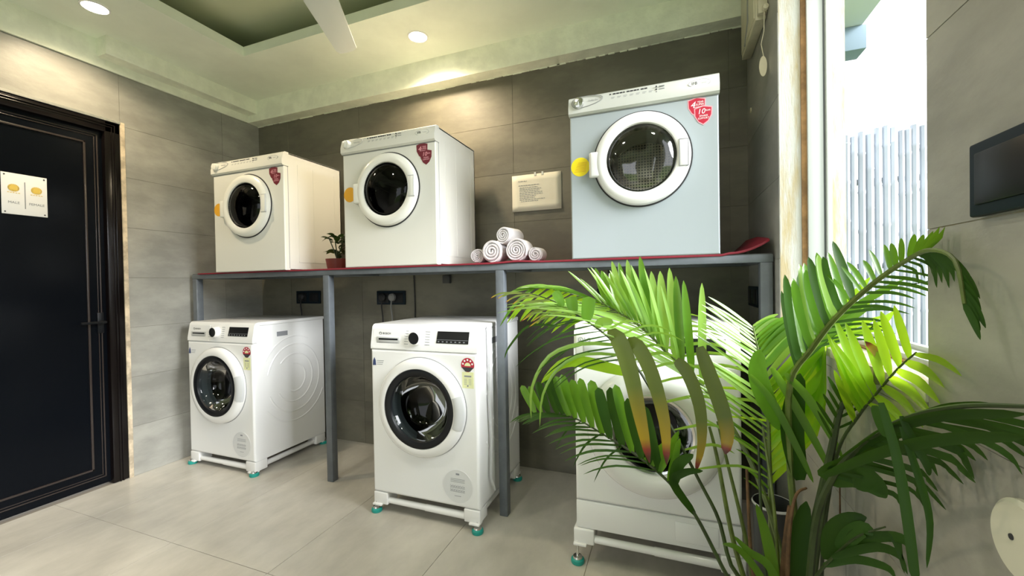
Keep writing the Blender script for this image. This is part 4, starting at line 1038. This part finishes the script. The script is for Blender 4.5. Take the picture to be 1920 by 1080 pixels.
# D: upright frond with lime leaflets on its right
frond([(1450, 1130, 1.25), (1446, 1000, 1.27), (1445, 935, 1.28), (1442, 850, 1.29), (1440, 780, 1.3), (1432, 700, 1.31), (1420, 650, 1.32), (1412, 612, 1.33)], .008, .002, 'stem', [
    dict(t=(.40, .98), n=18, v=((-150, -120, -.02), (-85, -60, .0)), W=.015, m='leaf_pale', droop=.05, face=.45),
    dict(t=(.34, .66), n=11, v=((190, -235, -.08), (160, -205, -.10)), W=.032, m='leaf_lime', droop=.0, face=.15, shape=(.3, .55)),
    dict(t=(.64, 1.0), n=10, v=((90, -110, -.02), (42, -28, .0)), W=.024, m=['leaf_pale', 'leaf'], droop=.12, face=.3),
    dict(t=(.28, .44), n=4, v=((-60, -60, -.03), (-80, -70, -.03)), W=.010, m='leaf', droop=.1, face=.4),
], [
    ([(1464, 805, 1.2), (1436, 750, 1.2), (1420, 700, 1.2), (1424, 655, 1.2)], .045, 'leaf', .1, (.5, .5)),
    ([(1405, 702, 1.18), (1450, 755, 1.18), (1500, 850, 1.18), (1525, 905, 1.18)], .018, 'leaf', .2),
    ([(1448, 690, 1.18), (1485, 750, 1.18), (1530, 830, 1.18), (1560, 890, 1.18)], .020, 'leaf', .2),
    ([(1473, 700, 1.16), (1515, 745, 1.16), (1555, 810, 1.16), (1580, 860, 1.16)], .020, 'leaf', .25),
    ([(1500, 900, 1.2), (1485, 820, 1.2), (1488, 760, 1.2), (1500, 700, 1.2)], .05, 'leaf_dark', .15, (.4, .5)),
])
# E: frond rising to the upper right across the window
frond([(1500, 1130, 1.2), (1492, 1000, 1.2), (1480, 850, 1.2), (1482, 718, 1.17), (1524, 652, 1.10), (1568, 595, 1.03), (1637, 532, .95), (1700, 488, .86), (1744, 469, .79), (1790, 488, .73), (1808, 570, .70)], .009, .002, 'stem', [
    dict(t=(.33, .55), n=11, v=((-18, -150, .05), (-22, -112, .03)), W=.029, m=['leaf', 'leaf_dark', 'leaf_pale'], droop=.0, face=.25, shape=(.4, .7)),
    dict(t=(.55, .78), n=10, v=((-30, -60, .04), (30, -45, -.02)), W=.014, m='leaf', droop=.1, face=.4),
    dict(t=(.40, .76), n=14, v=((110, -45, -.03), (75, 30, -.05)), W=.009, m=['leaf_dark', 'leaf'], droop=.25, face=.35),
    dict(t=(.76, 1.0), n=11, v=((45, 45, -.02), (12, 50, -.02)), W=.011, m='leaf_dark', droop=.3, face=.2),
    dict(t=(.34, .50), n=6, v=((95, -110, -.05), (95, -85, -.05)), W=.018, m=['leaf', 'leaf_dark'], droop=.1, face=.4),
])
# F: backlit lime frond in front of the sill
frond([(1540, 1125, 1.15), (1545, 1000, 1.15), (1570, 850, 1.1), (1610, 780, 1.05), (1634, 750, 1.02), (1660, 718, .97), (1686, 689, .92), (1721, 661, .87)], .004, .0015, 'stem_dark', [
    dict(t=(.46, .94), n=6, v=((-60, -145, .04), (-22, -105, .0)), W=.021, m='leaf_lime', droop=.0, face=.15),
    dict(t=(.54, .98), n=6, v=((165, 0, -.20), (80, -12, -.14)), W=.021, m='leaf_lime', droop=.18, face=.2),
    dict(t=(.40, .58), n=4, v=((-45, -110, .02), (-70, -120, .02)), W=.022, m='leaf_lime', droop=.0, face=.2),
], [
    ([(1650, 722, 1.0), (1655, 690, .99), (1650, 668, .98), (1622, 640, .97)], .022, 'leaf_old', .1),
])
# G: the thickest stem
frond([(1492, 1130, 1.15), (1502, 1074, 1.15), (1524, 1002, 1.14), (1544, 913, 1.12), (1558, 849, 1.11), (1572, 780, 1.1), (1590, 735, 1.09), (1614, 706, 1.08)], .014, .003, 'stem_dark', [
    dict(t=(.66, .98), n=7, v=((60, -45, -.03), (20, -20, -.02)), W=.012, m='leaf_dark', droop=.1, face=.4),
    dict(t=(.62, .95), n=7, v=((-40, -60, -.02), (-25, -40, -.02)), W=.012, m=['leaf_dark', 'leaf'], droop=.0, face=.35),
])
# H: dark fronds reaching towards the camera on the right
frond([(1515, 1130, 1.05), (1530, 980, 1.03), (1562, 895, .97), (1620, 830, .87), (1700, 785, .74), (1800, 762, .62), (1925, 762, .53)], .008, .002, 'stem_dark', [
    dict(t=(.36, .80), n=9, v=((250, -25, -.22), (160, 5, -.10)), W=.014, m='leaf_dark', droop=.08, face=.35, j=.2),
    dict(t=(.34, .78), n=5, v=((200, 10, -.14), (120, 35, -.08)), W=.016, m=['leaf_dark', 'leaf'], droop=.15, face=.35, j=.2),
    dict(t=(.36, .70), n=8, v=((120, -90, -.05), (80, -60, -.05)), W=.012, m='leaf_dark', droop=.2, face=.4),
], [
    ([(1545, 892, .98), (1640, 852, .82), (1760, 824, .66), (1928, 818, .52)], .017, 'leaf_dark', .25, (.3, .4)),
    ([(1555, 880, .98), (1650, 815, .82), (1760, 780, .66), (1928, 776, .52)], .015, 'leaf_dark', .25, (.3, .4)),
    ([(1545, 898, 1.0), (1590, 885, .96), (1635, 903, .92), (1662, 934, .9)], .055, 'leaf_dark', .3, (.4, .7)),
    ([(1652, 755, .74), (1680, 850, .72), (1700, 960, .70), (1718, 1100, .68)], .012, 'leaf_dark', .1, (.2, .15)),
    ([(1640, 760, .76), (1655, 800, .76), (1662, 820, .76)], .014, 'leaf_dark', .2),
    ([(1690, 800, .74), (1725, 900, .72), (1744, 980, .71), (1738, 1065, .70)], .009, 'leaf_dark', .2),
    ([(1690, 780, .74), (1715, 830, .73), (1738, 872, .72), (1742, 892, .72)], .010, 'leaf_dark', .2),
])
# J: low small frond
frond([(1500, 1130, 1.05), (1535, 1075, 1.03), (1575, 1032, 1.0), (1610, 1005, .97), (1660, 988, .93)], .004, .0015, 'stem_dark', [], [
    ([(1553, 1050, 1.02), (1562, 1000, 1.0), (1590, 975, .98), (1625, 970, .97)], .034, 'leaf_dark', .1),
    ([(1575, 1030, 1.0), (1595, 1003, .98), (1620, 990, .96), (1636, 1004, .95)], .030, 'leaf_dark', .1),
    ([(1560, 1045, 1.0), (1640, 1025, .96), (1700, 1045, .92), (1728, 1082, .9)], .016, 'leaf_dark', .2),
    ([(1590, 1018, 1.0), (1660, 1005, .94), (1715, 1018, .9), (1755, 1062, .87)], .018, 'leaf_dark', .2),
    ([(1545, 1060, 1.02), (1600, 1048, 1.0), (1660, 1062, .96), (1690, 1085, .94)], .016, 'leaf_dark', .2),
    ([(1610, 1005, .97), (1670, 1005, .93), (1700, 1040, .92), (1715, 1078, .91)], .014, 'leaf_dark', .2),
])
# bare and young stems standing around the clump
for P, r, m in (([(1408, 1125, 1.2), (1374, 1010, 1.2), (1345, 860, 1.22), (1330, 800, 1.24)], .007, 'stem'),
                ([(1418, 1125, 1.22), (1396, 1000, 1.22), (1362, 860, 1.24), (1345, 790, 1.26)], .006, 'stem'),
                ([(1425, 1125, 1.14), (1409, 1050, 1.14), (1400, 880, 1.15)], .006, 'sheath'),
                ([(1440, 1125, 1.16), (1428, 980, 1.18), (1422, 830, 1.2)], .005, 'stem_dark'),
                ([(1462, 1125, 1.12), (1452, 960, 1.14), (1430, 800, 1.2)], .005, 'stem'),
                ([(1475, 1125, 1.1), (1480, 1000, 1.1), (1492, 930, 1.12), (1512, 915, 1.14)], .005, 'sheath'),
                ([(1470, 1125, 1.12), (1474, 1030, 1.12), (1482, 950, 1.12)], .012, 'sheath'),
                ([(1520, 1125, 1.1), (1536, 1010, 1.1), (1552, 920, 1.09), (1572, 870, 1.08)], .007, 'stem_dark'),
                ([(1580, 1020, 1.2), (1578, 950, 1.2), (1582, 880, 1.2)], .0025, 'sheath')):
    MB().tube([q - PO for q in smooth_path([clampx(at(*p)) for p in P], 16)], [r * (1 - .5 * i / 16) for i in range(17)], 8).build('stem', M[m], palm)
gr = frond([(1455, 1130, 1.1), (1440, 1040, 1.1), (1425, 960, 1.12)], .005, .002, 'stem', [], [
    ([(1470, 1120, 1.06), (1440, 1060, 1.06), (1405, 1035, 1.06), (1376, 1005, 1.06)], .018, 'leaf', .2),
    ([(1458, 1130, 1.08), (1446, 1050, 1.08), (1432, 990, 1.08), (1418, 945, 1.08)], .024, 'leaf', .15),
    ([(1500, 1130, 1.14), (1490, 1060, 1.14), (1500, 1000, 1.14), (1512, 940, 1.14)], .050, 'leaf_dark', .1),
    ([(1440, 1130, 1.06), (1425, 1080, 1.06), (1385, 1030, 1.06), (1355, 1020, 1.06)], .016, 'leaf', .2),
])
